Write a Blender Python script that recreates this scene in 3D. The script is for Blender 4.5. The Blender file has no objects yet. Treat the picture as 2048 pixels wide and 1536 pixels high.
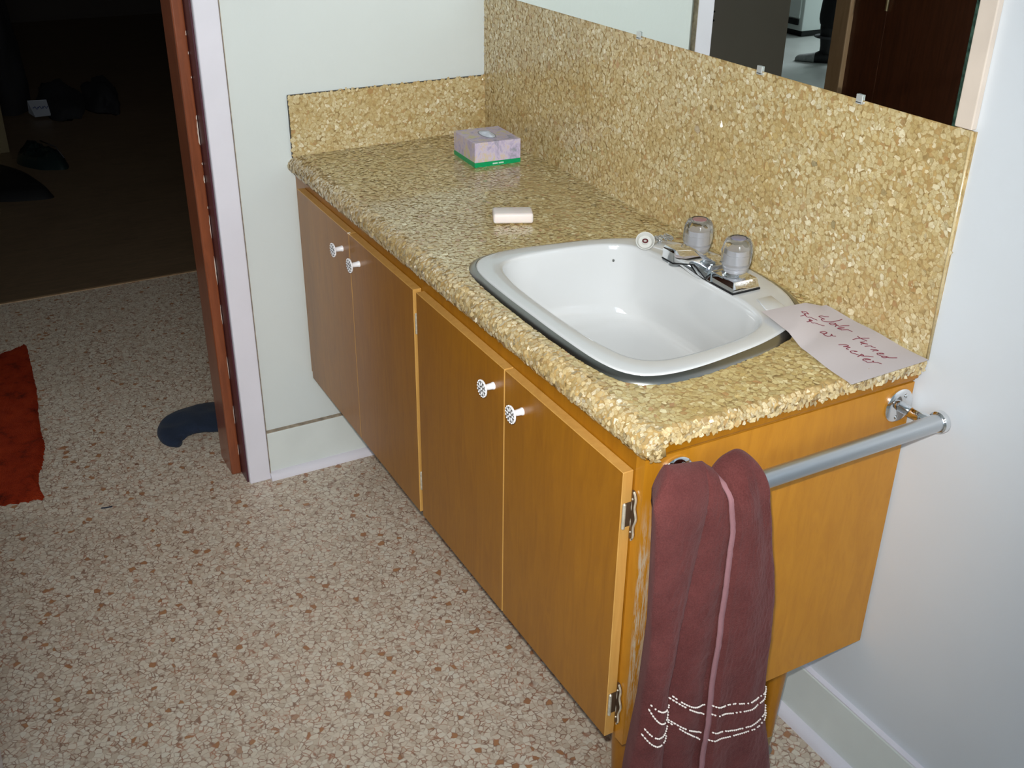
import bpy, bmesh, math, random
from mathutils import Vector, Matrix, noise
random.seed(7)
PI = math.pi
SC = bpy.context.scene
COL = SC.collection

# ------------------------------------------------------------------ camera
def camera():
    C = Vector((2.286631, -1.189925, 1.481124))
    yaw, pitch, roll = 2.6325110353, -0.4879043098, 0.0137308920
    f = Vector((math.cos(pitch)*math.cos(yaw), math.cos(pitch)*math.sin(yaw), math.sin(pitch)))
    r = f.cross(Vector((0, 0, 1))).normalized(); u = r.cross(f)
    c, s = math.cos(roll), math.sin(roll)
    r2 = c*r + s*u; u2 = -s*r + c*u
    cam = bpy.data.cameras.new('camera')
    cam.sensor_width = 36; cam.lens = 37.7315; cam.clip_start = 0.02
    o = bpy.data.objects.new('camera', cam); COL.objects.link(o)
    M = Matrix((r2, u2, -f)).transposed().to_4x4(); M.translation = C
    o.matrix_world = M
    SC.camera = o
    return C, f, r2, u2
CAMP, CF, CR, CU = camera()

# ------------------------------------------------------------------ world, lights, exposure
w = bpy.data.worlds.new('world'); SC.world = w; w.use_nodes = True
w.node_tree.nodes['Background'].inputs[0].default_value = (0.80, 0.88, 1.0, 1)
w.node_tree.nodes['Background'].inputs[1].default_value = 0.35
SC.view_settings.view_transform = 'Standard'
SC.view_settings.look = 'None'
SC.view_settings.gamma = 1.0
SC.view_settings.exposure = 0.0
try: SC.view_settings.use_curve_mapping = False
except Exception: pass
SC.cycles.max_bounces = 8
SC.cycles.glossy_bounces = 5
SC.cycles.transmission_bounces = 8
SC.cycles.sample_clamp_indirect = 4.0

def aim(o, target):
    d = (Vector(target) - o.location).normalized()
    o.rotation_euler = d.to_track_quat('-Z', 'Y').to_euler()

def light(name, kind, loc, target, energy, color, **kw):
    l = bpy.data.lights.new(name, kind); l.energy = energy; l.color = color
    for k, v in kw.items(): setattr(l, k, v)
    o = bpy.data.objects.new(name, l); COL.objects.link(o); o.location = loc
    aim(o, target); return o

# the camera's own flash, just above its lens
FL = CAMP + CU*0.05 + CR*(-0.015) + CF*0.01
light('camera_flash', 'SPOT', FL, FL + CF*2.0 - CR*0.06 + CU*0.26, 122, (1.0, 0.975, 0.93), spot_size=math.radians(80), spot_blend=0.95, shadow_soft_size=0.012)
# daylight coming through the bathroom window behind the photographer
light('window_daylight', 'AREA', (3.12, -1.25, 1.65), (1.3, -0.1, 0.7), 27, (0.74, 0.87, 1.0), shape='RECTANGLE', size=0.8, size_y=0.9)
# daylight in the bright kitchen seen in the mirror
light('kitchen_daylight', 'AREA', (-4.3, -6.6, 1.7), (-3.3, -3.6, 0.0), 90, (0.88, 0.95, 1.0), shape='RECTANGLE', size=1.4, size_y=1.2)

# ------------------------------------------------------------------ object helpers
ORG = {}
def tag(o, label=None, cat=None, group=None, kind=None):
    if label: o['label'] = label
    if cat: o['category'] = cat
    if group: o['group'] = group
    if kind: o['kind'] = kind
    return o
def thing(name, label, cat, loc, group=None):
    o = bpy.data.objects.new(name, None); COL.objects.link(o)
    o.empty_display_size = 0.05
    o.location = loc; ORG[o.name] = Vector(loc)
    return tag(o, label, cat, group)
def ob(name, bm, mats, parent=None, smooth=False, origin=None):
    """link bm (built in world coordinates) as one mesh object"""
    me = bpy.data.meshes.new(name)
    o = bpy.data.objects.new(name, me); COL.objects.link(o)
    if parent is not None:
        org = ORG[parent.name]; o.parent = parent
    else:
        org = Vector(origin) if origin is not None else Vector((0, 0, 0)); o.location = org
    ORG[o.name] = org
    for v in bm.verts: v.co -= org
    bmesh.ops.recalc_face_normals(bm, faces=bm.faces)
    bm.to_mesh(me); bm.free()
    if not isinstance(mats, (list, tuple)): mats = [mats]
    for m in mats: me.materials.append(m)
    if smooth:
        for p in me.polygons: p.use_smooth = True
        if smooth is not True:
            try: me.set_sharp_from_angle(angle=math.radians(smooth))
            except Exception: pass
    return o
def struct(name, bm, mats, smooth=False, parent=None):
    o = ob(name, bm, mats, parent, smooth)
    if parent is None: o['kind'] = 'structure'
    return o
def B(): return bmesh.new()
def box(bm, x0, x1, y0, y1, z0, z1, bev=0.0, seg=2, mi=0):
    b = bmesh.new()
    vs = [b.verts.new((x, y, z)) for x in (x0, x1) for y in (y0, y1) for z in (z0, z1)]
    for f in ((0,1,3,2),(4,6,7,5),(0,4,5,1),(2,3,7,6),(0,2,6,4),(1,5,7,3)):
        b.faces.new([vs[i] for i in f])
    if bev > 0: bmesh.ops.bevel(b, geom=b.edges[:], offset=bev, segments=seg, profile=0.5, affect='EDGES')
    merge(bm, b, mi)
    return bm
def merge(bm, b, mi=None):
    m = {}
    for v in b.verts: m[v] = bm.verts.new(v.co)
    for f in b.faces:
        try:
            nf = bm.faces.new([m[v] for v in f.verts]); nf.material_index = f.material_index if mi is None else mi
        except ValueError: pass
    b.free()
def frame_of(d):
    d = d.normalized(); a = Vector((0,0,1)) if abs(d.z) < .9 else Vector((1,0,0))
    u = d.cross(a).normalized(); return u, d.cross(u).normalized()
def lathe(bm, p, axis, prof, n=24, mi=0, lobes=0, amp=0.0):
    """prof: list of (distance along axis, radius)"""
    axis = Vector(axis).normalized(); u, v = frame_of(axis); p = Vector(p)
    rings = []
    for h, r in prof:
        if r < 1e-6: rings.append([bm.verts.new(p + axis*h)]); continue
        ring = []
        for i in range(n):
            a = 2*PI*i/n; rr = r*(1 + amp*math.cos(lobes*a)) if lobes else r
            ring.append(bm.verts.new(p + axis*h + u*math.cos(a)*rr + v*math.sin(a)*rr))
        rings.append(ring)
    for a, b in zip(rings, rings[1:]):
        for i in range(n):
            j = (i+1) % n
            if len(a) == 1 and len(b) == 1: continue
            if len(a) == 1: f = bm.faces.new((a[0], b[i], b[j]))
            elif len(b) == 1: f = bm.faces.new((a[i], b[0], a[j]))
            else: f = bm.faces.new((a[i], b[i], b[j], a[j]))
            f.material_index = mi
    for ring in (rings[0], rings[-1]):
        if len(ring) > 2:
            f = bm.faces.new(ring); f.material_index = mi
    return bm
def tube(bm, pts, r, n=8, mi=0, flat=1.0, up=None):
    pts = [Vector(p) for p in pts]; rings = []
    for i, p in enumerate(pts):
        d = (pts[min(i+1, len(pts)-1)] - pts[max(i-1, 0)])
        if d.length < 1e-9: d = Vector((1,0,0))
        d.normalize()
        if up is not None:
            u = d.cross(Vector(up)).normalized(); v = u.cross(d).normalized()
        else: u, v = frame_of(d)
        rr = r[i] if isinstance(r, (list, tuple)) else r
        rings.append([bm.verts.new(p + u*math.cos(2*PI*k/n)*rr + v*math.sin(2*PI*k/n)*rr*flat) for k in range(n)])
    for a, b in zip(rings, rings[1:]):
        for i in range(n):
            j = (i+1) % n; f = bm.faces.new((a[i], b[i], b[j], a[j])); f.material_index = mi
    for ring in (rings[0], rings[-1]): bm.faces.new(ring).material_index = mi
    return bm
def ball(bm, c, r, mi=0, sx=1, sy=1, sz=1, sub=2):
    b = bmesh.new(); bmesh.ops.create_icosphere(b, subdivisions=sub, radius=r)
    for v in b.verts: v.co = Vector((v.co.x*sx, v.co.y*sy, v.co.z*sz)) + Vector(c)
    merge(bm, b, mi); return bm
def prism(bm, pts, d, mi=0, bev=0.0):
    """polygon pts (3d) extruded by vector d"""
    b = bmesh.new(); d = Vector(d)
    a = [b.verts.new(p) for p in pts]; c = [b.verts.new(Vector(p)+d) for p in pts]
    b.faces.new(a); b.faces.new(c[::-1])
    n = len(pts)
    for i in range(n): b.faces.new((a[i], a[(i+1) % n], c[(i+1) % n], c[i]))
    if bev: bmesh.ops.bevel(b, geom=b.edges[:], offset=bev, segments=2, profile=.5, affect='EDGES')
    merge(bm, b, mi); return bm
def grid(bm, nu, nv, fn, mi=0, closeu=False):
    vs = [[bm.verts.new(fn(i/(nu if closeu else nu-1), j/(nv-1))) for j in range(nv)] for i in range(nu)]
    for i in range(nu if closeu else nu-1):
        for j in range(nv-1):
            k = (i+1) % nu
            f = bm.faces.new((vs[i][j], vs[k][j], vs[k][j+1], vs[i][j+1])); f.material_index = mi
    return vs
def spline(pts, per=12, closed=True):
    out = []; n = len(pts)
    rng = range(n) if closed else range(n-1)
    for i in rng:
        g = (lambda k: pts[k % n]) if closed else (lambda k: pts[max(0, min(n-1, k))])
        p0, p1, p2, p3 = g(i-1), g(i), g(i+1), g(i+2)
        for k in range(per):
            t = k/per
            out.append(tuple(0.5*((2*b) + (-a+c)*t + (2*a-5*b+4*c-d)*t*t + (-a+3*b-3*c+d)*t**3) for a, b, c, d in zip(p0, p1, p2, p3)))
    if not closed: out.append(tuple(pts[-1]))
    return out
def interp(tab, x):
    if x <= tab[0][0]: return tab[0][1]
    for (a, b), (c, d) in zip(tab, tab[1:]):
        if x <= c: return b + (d-b)*(x-a)/(c-a)
    return tab[-1][1]
def warp(bm):
    """the old worktop has sagged a few millimetres"""
    for v in bm.verts:
        x = max(0, min(1, v.co.x/1.375)); y = max(0, min(1, -v.co.y/.483))
        v.co.z += (1-x)*(1-y)*.0065 + x*(1-y)*(-.0038) + (1-x)*y*.0008
    return bm

# ------------------------------------------------------------------ materials
def mk(name):
    m = bpy.data.materials.new(name); m.use_nodes = True
    nt = m.node_tree; return m, nt, nt.nodes['Principled BSDF']
def N(nt, t, **kw):
    n = nt.nodes.new(t)
    for k, v in kw.items():
        if k.startswith('i_'): n.inputs[k[2:].replace('_', ' ')].default_value = v
        else: setattr(n, k, v)
    return n
def L(nt, a, b): nt.links.new(a, b)
def ramp(nt, stops, interp='LINEAR'):
    r = nt.nodes.new('ShaderNodeValToRGB'); cr = r.color_ramp; cr.interpolation = interp
    while len(cr.elements) < len(stops): cr.elements.new(.5)
    for e, (p, c) in zip(cr.elements, stops): e.position = p; e.color = (*c, 1) if len(c) == 3 else c
    return r
def obco(nt, scale=(1,1,1)):
    t = nt.nodes.new('ShaderNodeTexCoord'); mp = nt.nodes.new('ShaderNodeMapping')
    mp.inputs['Scale'].default_value = scale; L(nt, t.outputs['Object'], mp.inputs['Vector']); return mp.outputs[0]
def plain(name, col, rough=.5, metal=0.0, coat=0.0, spec=.5, bump=0.0, bscale=200, var=0.0, vscale=20, sheen=0.0, trans=0.0, ior=1.45, sss=0.0):
    m, nt, p = mk(name)
    p.inputs['Base Color'].default_value = (*col, 1); p.inputs['Roughness'].default_value = rough
    p.inputs['Metallic'].default_value = metal; p.inputs['Coat Weight'].default_value = coat
    p.inputs['Coat Roughness'].default_value = .08
    p.inputs['Specular IOR Level'].default_value = spec; p.inputs['Sheen Weight'].default_value = sheen
    p.inputs['Transmission Weight'].default_value = trans; p.inputs['IOR'].default_value = ior
    if sss: p.inputs['Subsurface Weight'].default_value = sss; p.inputs['Subsurface Scale'].default_value = .01
    co = obco(nt)
    if var:
        n = N(nt, 'ShaderNodeTexNoise', i_Scale=vscale, i_Detail=4.0); L(nt, co, n.inputs['Vector'])
        r = ramp(nt, [(.3, tuple(c*(1-var) for c in col)), (.7, tuple(min(1, c*(1+var)) for c in col))])
        L(nt, n.outputs['Fac'], r.inputs[0]); L(nt, r.outputs[0], p.inputs['Base Color'])
    if bump:
        n = N(nt, 'ShaderNodeTexNoise', i_Scale=bscale, i_Detail=3.0); L(nt, co, n.inputs['Vector'])
        b = N(nt, 'ShaderNodeBump', i_Strength=bump, i_Distance=.001); L(nt, n.outputs['Fac'], b.inputs['Height'])
        L(nt, b.outputs[0], p.inputs['Normal'])
    return m

def m_wall(name, col, rough=.42):
    return plain(name, col, rough=rough, bump=.25, bscale=90, var=.025, vscale=3)
M_WALL = m_wall('wall_paint', (.67, .71, .69))
M_WALL_DAYLIT = m_wall('wall_paint_daylit', (.64, .67, .70))  # bluish daylight on the back wall, put into the paint colour
M_TRIM = plain('white_gloss_trim', (.76, .74, .80), rough=.3, bump=.3, bscale=30, var=.03, vscale=8)
M_BASE = plain('baseboard_paint', (.70, .74, .71), rough=.35, bump=.2, bscale=40, var=.04, vscale=10)
M_CREAM = plain('cream_board', (.66, .56, .47), rough=.6, var=.06, vscale=14, bump=.3, bscale=60)
M_CEIL = plain('ceiling_paint', (.72, .72, .70), rough=.9)
M_CAULK = plain('dirty_caulk', (.33, .27, .2), rough=.7, var=.4, vscale=60)

def m_floor():
    m, nt, p = mk('pebble_vinyl')
    co = obco(nt)
    dn = N(nt, 'ShaderNodeTexNoise', i_Scale=95.0, i_Detail=2.0); L(nt, co, dn.inputs['Vector'])
    vm = N(nt, 'ShaderNodeVectorMath', operation='MULTIPLY_ADD'); vm.inputs[1].default_value = (.0075, .0075, 0); 
    L(nt, dn.outputs['Color'], vm.inputs[0]); L(nt, co, vm.inputs[2])
    ve = N(nt, 'ShaderNodeTexVoronoi', feature='DISTANCE_TO_EDGE', i_Scale=95.0); L(nt, vm.outputs[0], ve.inputs['Vector'])
    vc = N(nt, 'ShaderNodeTexVoronoi', feature='F1', i_Scale=95.0); L(nt, vm.outputs[0], vc.inputs['Vector'])
    sp = N(nt, 'ShaderNodeSeparateColor'); L(nt, vc.outputs['Color'], sp.inputs[0])
    chip = ramp(nt, [(0, (.53, .435, .33)), (.35, (.63, .54, .425)), (.7, (.69, .605, .485)), (.978, (.68, .62, .51)), (.984, (.36, .17, .08)), (1, (.42, .21, .10))])
    L(nt, sp.outputs[0], chip.inputs[0])
    big = N(nt, 'ShaderNodeTexNoise', i_Scale=28.0, i_Detail=3.0); L(nt, co, big.inputs['Vector'])
    lc = ramp(nt, [(.35, (.36, .16, .09)), (.5, (.24, .14, .095)), (.65, (.42, .20, .12))]); L(nt, big.outputs['Fac'], lc.inputs[0])
    ew = ramp(nt, [(.0, (1,1,1)), (.05, (.8,.8,.8)), (.115, (0,0,0))]); L(nt, ve.outputs['Distance'], ew.inputs[0])
    mod = N(nt, 'ShaderNodeMath', operation='MULTIPLY'); 
    bn = N(nt, 'ShaderNodeTexNoise', i_Scale=60.0, i_Detail=2.0); L(nt, co, bn.inputs['Vector'])
    br = ramp(nt, [(.36, (.15,.15,.15)), (.58, (1,1,1))]); L(nt, bn.outputs['Fac'], br.inputs[0])
    L(nt, ew.outputs[0], mod.inputs[0]); L(nt, br.outputs[0], mod.inputs[1])
    mx = N(nt, 'ShaderNodeMix', data_type='RGBA'); L(nt, mod.outputs[0], mx.inputs['Factor'])
    L(nt, chip.outputs[0], mx.inputs[6]); L(nt, lc.outputs[0], mx.inputs[7])
    L(nt, mx.outputs[2], p.inputs['Base Color'])
    p.inputs['Roughness'].default_value = .42
    b = N(nt, 'ShaderNodeBump', i_Strength=.25, i_Distance=.0008); L(nt, ve.outputs['Distance'], b.inputs['Height'])
    L(nt, b.outputs[0], p.inputs['Normal'])
    return m
M_FLOOR = m_floor()

def m_wood(name, c0, c1, rough=.32, scale=(1.2, 1.2, 14), grain=.5, coat=.14, wear=False, fine=6.0):
    m, nt, p = mk(name)
    co = obco(nt, scale)
    n1 = N(nt, 'ShaderNodeTexNoise', i_Scale=fine, i_Detail=8.0, i_Roughness=.62, i_Distortion=1.4); L(nt, co, n1.inputs['Vector'])
    r = ramp(nt, [(.28, c0), (.5, tuple((a*.45+b*.55) for a, b in zip(c0, c1))), (.72, c1)])
    L(nt, n1.outputs['Fac'], r.inputs[0]); out = r.outputs[0]
    n2 = N(nt, 'ShaderNodeTexNoise', i_Scale=3.0, i_Detail=3.0); L(nt, obco(nt), n2.inputs['Vector'])
    r2 = ramp(nt, [(.3, (.86, .86, .86)), (.7, (1.08, 1.08, 1.08))]); L(nt, n2.outputs['Fac'], r2.inputs[0])
    mm = N(nt, 'ShaderNodeMix', data_type='RGBA', blend_type='MULTIPLY'); mm.inputs['Factor'].default_value = grain
    L(nt, out, mm.inputs[6]); L(nt, r2.outputs[0], mm.inputs[7]); out = mm.outputs[2]
    if wear:   # varnish worn off in a strip beside the front edge
        tc = nt.nodes.new('ShaderNodeTexCoord'); sx = nt.nodes.new('ShaderNodeSeparateXYZ'); L(nt, tc.outputs['Object'], sx.inputs[0])
        n3 = N(nt, 'ShaderNodeTexNoise', i_Scale=60.0, i_Detail=6.0, i_Roughness=.8)
        mp = obco(nt, (1, 3.5, .35)); L(nt, mp, n3.inputs['Vector'])
        ry = ramp(nt, [(.0, (0,0,0)), (.004, (1,1,1)), (.020, (.9,.9,.9)), (.034, (0,0,0))])
        ad = N(nt, 'ShaderNodeMath', operation='ADD'); ad.inputs[1].default_value = WEAR_Y; L(nt, sx.outputs['Y'], ad.inputs[0]); L(nt, ad.outputs[0], ry.inputs[0])
        rz = ramp(nt, [(.30, (.1,.1,.1)), (.38, (1,1,1)), (.60, (1,1,1)), (.70, (0,0,0))]); L(nt, sx.outputs['Z'], rz.inputs[0])
        rn = ramp(nt, [(.45, (0,0,0)), (.57, (1,1,1))]); L(nt, n3.outputs['Fac'], rn.inputs[0])
        a1 = N(nt, 'ShaderNodeMath', operation='MULTIPLY'); L(nt, ry.outputs[0], a1.inputs[0]); L(nt, rz.outputs[0], a1.inputs[1])
        a2 = N(nt, 'ShaderNodeMath', operation='MULTIPLY'); L(nt, a1.outputs[0], a2.inputs[0]); L(nt, rn.outputs[0], a2.inputs[1])
        mw = N(nt, 'ShaderNodeMix', data_type='RGBA'); mw.inputs[7].default_value = (.52, .42, .30, 1)
        L(nt, a2.outputs[0], mw.inputs['Factor']); L(nt, out, mw.inputs[6]); out = mw.outputs[2]
    L(nt, out, p.inputs['Base Color'])
    p.inputs['Specular IOR Level'].default_value = .35; p.inputs['Roughness'].default_value = rough; p.inputs['Coat Weight'].default_value = coat; p.inputs['Coat Roughness'].default_value = .16
    b = N(nt, 'ShaderNodeBump', i_Strength=.06, i_Distance=.0006); L(nt, n1.outputs['Fac'], b.inputs['Height']); L(nt, b.outputs[0], p.inputs['Normal'])
    return m
WEAR_Y = 0.238
MAP0, MAP1 = (.275, .100, .003), (.36, .142, .005)
M_MAPLE = m_wood('varnished_maple', MAP0, MAP1, scale=(9, 9, 1.1))
M_MAPLE_LIT = m_wood('varnished_maple_lit_side', (.41, .160, .008), (.51, .215, .014), scale=(9, 7, 1.4), wear=True)  # same maple as the doors, stronger flash on the side put into its colour
M_EDGE = m_wood('light_wood_edge', (.46, .235, .055), (.56, .31, .085), scale=(9, 9, 1.1), coat=.2)
M_MAHOG = m_wood('mahogany_jamb', (.17, .045, .018), (.27, .075, .028), scale=(12, 12, 1.2), coat=.3)
M_MAROON = plain('maroon_paint', (.07, .018, .028), rough=.35)
M_DOOR = m_wood('dark_brown_door', (.055, .018, .008), (.10, .034, .016), scale=(10, 10, .9), coat=.25)
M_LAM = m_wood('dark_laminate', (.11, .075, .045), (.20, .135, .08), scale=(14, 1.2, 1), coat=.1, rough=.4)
M_TANW = m_wood('tan_wood', (.30, .19, .10), (.40, .26, .15), scale=(9, 9, 1.2), coat=.1)

def m_chip(name, flat=None, warm=0.0, spark=.5):
    """mother of pearl flakes set in clear resin; every flake (mesh island) has its own tone and tilt"""
    m, nt, p = mk(name)
    g = N(nt, 'ShaderNodeNewGeometry')
    k = 1-warm
    rp = ramp(nt, [(0, (.46, .31*k, .13*k)), (.07, (.54, .42, .22*k)), (.32, (.58, .475*(.9+.1*k), .275*k)), (.6, (.62, .52, .325*k)), (.88, (.68, .59, .41*k)), (1, (.82, .75, .62*k))])
    L(nt, g.outputs['Random Per Island'], rp.inputs[0])
    co = obco(nt)
    n1 = N(nt, 'ShaderNodeTexNoise', i_Scale=260.0, i_Detail=3.0); L(nt, co, n1.inputs['Vector'])
    r1 = ramp(nt, [(.3, (.80, .74, .62)), (.6, (1.05, 1.05, 1.05))]); L(nt, n1.outputs['Fac'], r1.inputs[0])
    mm = N(nt, 'ShaderNodeMix', data_type='RGBA', blend_type='MULTIPLY'); mm.inputs['Factor'].default_value = .8
    L(nt, rp.outputs[0], mm.inputs[6]); L(nt, r1.outputs[0], mm.inputs[7]); 
    n2 = N(nt, 'ShaderNodeTexNoise', i_Scale=9.0, i_Detail=4.0); L(nt, co, n2.inputs['Vector'])
    r2 = ramp(nt, [(.35, (.86, .76, .58)), (.58, (1, 1, 1))]); L(nt, n2.outputs['Fac'], r2.inputs[0])
    m2 = N(nt, 'ShaderNodeMix', data_type='RGBA', blend_type='MULTIPLY'); m2.inputs['Factor'].default_value = .8
    L(nt, mm.outputs[2], m2.inputs[6]); L(nt, r2.outputs[0], m2.inputs[7])
    at = N(nt, 'ShaderNodeAttribute'); at.attribute_name = 'rim'
    n5 = N(nt, 'ShaderNodeTexNoise', i_Scale=330.0); L(nt, co, n5.inputs['Vector'])
    ma = N(nt, 'ShaderNodeMath', operation='MULTIPLY_ADD'); ma.inputs[1].default_value = .30; L(nt, n5.outputs['Fac'], ma.inputs[0]); L(nt, at.outputs['Fac'], ma.inputs[2])
    re = ramp(nt, [(.98, (0,0,0)), (1.0, (.9,.9,.9))]); dv = N(nt, 'ShaderNodeMath', operation='DIVIDE'); dv.inputs[1].default_value = 1.11; L(nt, ma.outputs[0], dv.inputs[0]); L(nt, dv.outputs[0], re.inputs[0])
    re.color_ramp.elements[0].position = .88; re.color_ramp.elements[1].position = .99
    m3 = N(nt, 'ShaderNodeMix', data_type='RGBA'); m3.inputs[7].default_value = (.42, .27, .10, 1)
    L(nt, re.outputs[0], m3.inputs['Factor']); L(nt, m2.outputs[2], m3.inputs[6])
    L(nt, m3.outputs[2], p.inputs['Base Color'])
    wn = N(nt, 'ShaderNodeTexWhiteNoise', noise_dimensions='1D')
    mu = N(nt, 'ShaderNodeMath', operation='MULTIPLY'); mu.inputs[1].default_value = 977.0
    L(nt, g.outputs['Random Per Island'], mu.inputs[0]); L(nt, mu.outputs[0], wn.inputs['W'])
    sb = N(nt, 'ShaderNodeVectorMath', operation='SUBTRACT'); sb.inputs[1].default_value = (.5, .5, .5); L(nt, wn.outputs['Color'], sb.inputs[0])
    sc = N(nt, 'ShaderNodeVectorMath', operation='SCALE'); L(nt, sb.outputs[0], sc.inputs[0])
    w2 = N(nt, 'ShaderNodeTexWhiteNoise', noise_dimensions='1D'); mu2 = N(nt, 'ShaderNodeMath', operation='MULTIPLY'); mu2.inputs[1].default_value = 313.7
    L(nt, g.outputs['Random Per Island'], mu2.inputs[0]); L(nt, mu2.outputs[0], w2.inputs['W'])
    rs = ramp(nt, [(.94, (spark*.6,)*3), (.955, (.50,)*3)]); L(nt, w2.outputs['Value'], rs.inputs[0]); L(nt, rs.outputs[0], sc.inputs['Scale'])
    rm = ramp(nt, [(.90, (.30,)*3), (.93, (.10,)*3)]); L(nt, w2.outputs['Value'], rm.inputs[0]); L(nt, rm.outputs[0], p.inputs['Roughness'])
    ad = N(nt, 'ShaderNodeVectorMath', operation='ADD'); L(nt, sc.outputs[0], ad.inputs[0]); L(nt, g.outputs['Normal'], ad.inputs[1])
    no = N(nt, 'ShaderNodeVectorMath', operation='NORMALIZE'); L(nt, ad.outputs[0], no.inputs[0]); L(nt, no.outputs[0], p.inputs['Normal'])
    p.inputs['Specular IOR Level'].default_value = .9
    if flat is not None:
        cx = N(nt, 'ShaderNodeCombineXYZ')
        for i in range(3): cx.inputs[i].default_value = flat[i]
        L(nt, cx.outputs[0], p.inputs['Coat Normal'])
        p.inputs['Coat Weight'].default_value = .8; p.inputs['Coat Roughness'].default_value = .09
    else:
        p.inputs['Coat Weight'].default_value = .5; p.inputs['Coat Roughness'].default_value = .12
    return m
M_CHIPT = m_chip('pearl_chips_worktop', (0, 0, 1), warm=.22, spark=.16)
M_CHIPW = m_chip('pearl_chips_back', None, warm=.10, spark=.22)
M_CHIPE = m_chip('pearl_chips_edge', None, warm=.03, spark=.4)
M_RESIN = plain('tan_resin', (.44, .30, .12), rough=.3, var=.35, vscale=60, coat=.5)
M_PORC = plain('white_porcelain', (.60, .61, .61), rough=.08, coat=.6, spec=.6)
M_STEEL = plain('satin_steel', (.30, .30, .28), rough=.30, metal=1.0)
M_CHROME = plain('chrome', (.78, .79, .80), rough=.06, metal=1.0)
M_ALU = plain('brushed_aluminium', (.60, .62, .64), rough=.34, metal=1.0)
M_ACRYL = plain('clear_acrylic', (.95, .95, .95), rough=.03, trans=1.0, ior=1.48)
M_BRASS = plain('old_brass', (.42, .34, .20), rough=.35, metal=1.0, var=.3, vscale=80)
M_BRASSP = plain('brassy_hinge', (.66, .60, .48), rough=.28, metal=.55, var=.25, vscale=150)
M_BRASSD = plain('dark_hinge', (.10, .06, .035), rough=.35, metal=.4)
M_SOAP = plain('white_soap', (.80, .72, .68), rough=.5, sss=.2)
M_KNOB = plain('white_plastic', (.80, .79, .80), rough=.3)
M_KNOBD = plain('knob_dark_relief', (.16, .15, .14), rough=.4)
M_PAPER = plain('paper', (.54, .485, .485), rough=.9, bump=.2, bscale=30)
M_INK = plain('red_ink', (.20, .02, .04), rough=.7)
M_GREEN = plain('green_band', (.0, .30, .10), rough=.4)
M_WHITE = plain('white_print', (.75, .9, .8), rough=.5)
M_TISSUE = plain('tissue', (.62, .66, .74), rough=.9, bump=.4, bscale=90)
M_MIRROR = plain('mirror_silver', (.86, .91, .89), rough=.0, metal=1.0)
M_MEDGE = plain('mirror_edge_glass', (.03, .06, .045), rough=.15, var=.8, vscale=90)
M_NAVY = plain('navy_knit', (.010, .018, .038), rough=.95, sheen=.05, bump=.8, bscale=400)
M_BLACK = plain('black_cloth', (.006, .006, .007), rough=.9, bump=.8, bscale=60)
M_BLACK2 = plain('black_leather', (.004, .004, .005), rough=.6, bump=.6, bscale=40)
M_BAG = plain('dark_green_plastic', (.008, .016, .015), rough=.32, bump=.9, bscale=40)
M_GREYC = plain('grey_cloth', (.05, .05, .055), rough=.9, bump=.5, bscale=80)
M_CARD = plain('cardboard', (.12, .095, .05), rough=.9)
M_NOTE = plain('note_paper', (.30, .32, .36), rough=.8)
M_BLUEINK = plain('blue_ink', (.03, .05, .16), rough=.7)
M_HALL = m_wall('hall_paint', (.74, .67, .58), rough=.7)
M_KWHITE = plain('white_enamel', (.74, .80, .78), rough=.3)
M_KFLOOR = plain('grey_sheet_floor', (.52, .54, .52), rough=.35, var=.10, vscale=2.5)
M_SKIN = plain('skin', (.55, .33, .24), rough=.5)
M_SHOE = plain('grey_shoe', (.30, .31, .31), rough=.6, var=.2, vscale=40)
M_CLEAR = plain('cloudy_rubber', (.72, .72, .68), rough=.35, trans=.25)
M_DARKRED = plain('dark_red_rubber', (.10, .01, .012), rough=.4)
M_STRIPE = plain('cream_stitching', (.80, .72, .66), rough=.8, bump=1.0, bscale=300)
M_PINKH = plain('pale_selvedge', (.24, .115, .125), rough=.9, bump=.8, bscale=300)

def m_terry():
    m, nt, p = mk('dusty_rose_terry')
    co = obco(nt)
    n = N(nt, 'ShaderNodeTexNoise', i_Scale=520.0, i_Detail=2.0); L(nt, co, n.inputs['Vector'])
    n2 = N(nt, 'ShaderNodeTexNoise', i_Scale=26.0, i_Detail=4.0); L(nt, co, n2.inputs['Vector'])
    r = ramp(nt, [(.3, (.066, .016, .015)), (.7, (.130, .038, .035))])
    mi = N(nt, 'ShaderNodeMath', operation='MULTIPLY_ADD'); mi.inputs[1].default_value = .5
    hf = N(nt, 'ShaderNodeMath', operation='MULTIPLY'); hf.inputs[1].default_value = .5; L(nt, n2.outputs['Fac'], hf.inputs[0])
    L(nt, n.outputs['Fac'], mi.inputs[0]); L(nt, hf.outputs[0], mi.inputs[2]); L(nt, mi.outputs[0], r.inputs[0])
    L(nt, r.outputs[0], p.inputs['Base Color']); p.inputs['Roughness'].default_value = .95
    p.inputs['Sheen Weight'].default_value = .15; p.inputs['Sheen Roughness'].default_value = .5
    p.inputs['Specular IOR Level'].default_value = .15
    p.inputs['Sheen Tint'].default_value = (.8, .5, .5, 1)
    b = N(nt, 'ShaderNodeBump', i_Strength=.8, i_Distance=.0015); L(nt, n.outputs['Fac'], b.inputs['Height']); L(nt, b.outputs[0], p.inputs['Normal'])
    return m
M_TERRY = m_terry()
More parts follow.
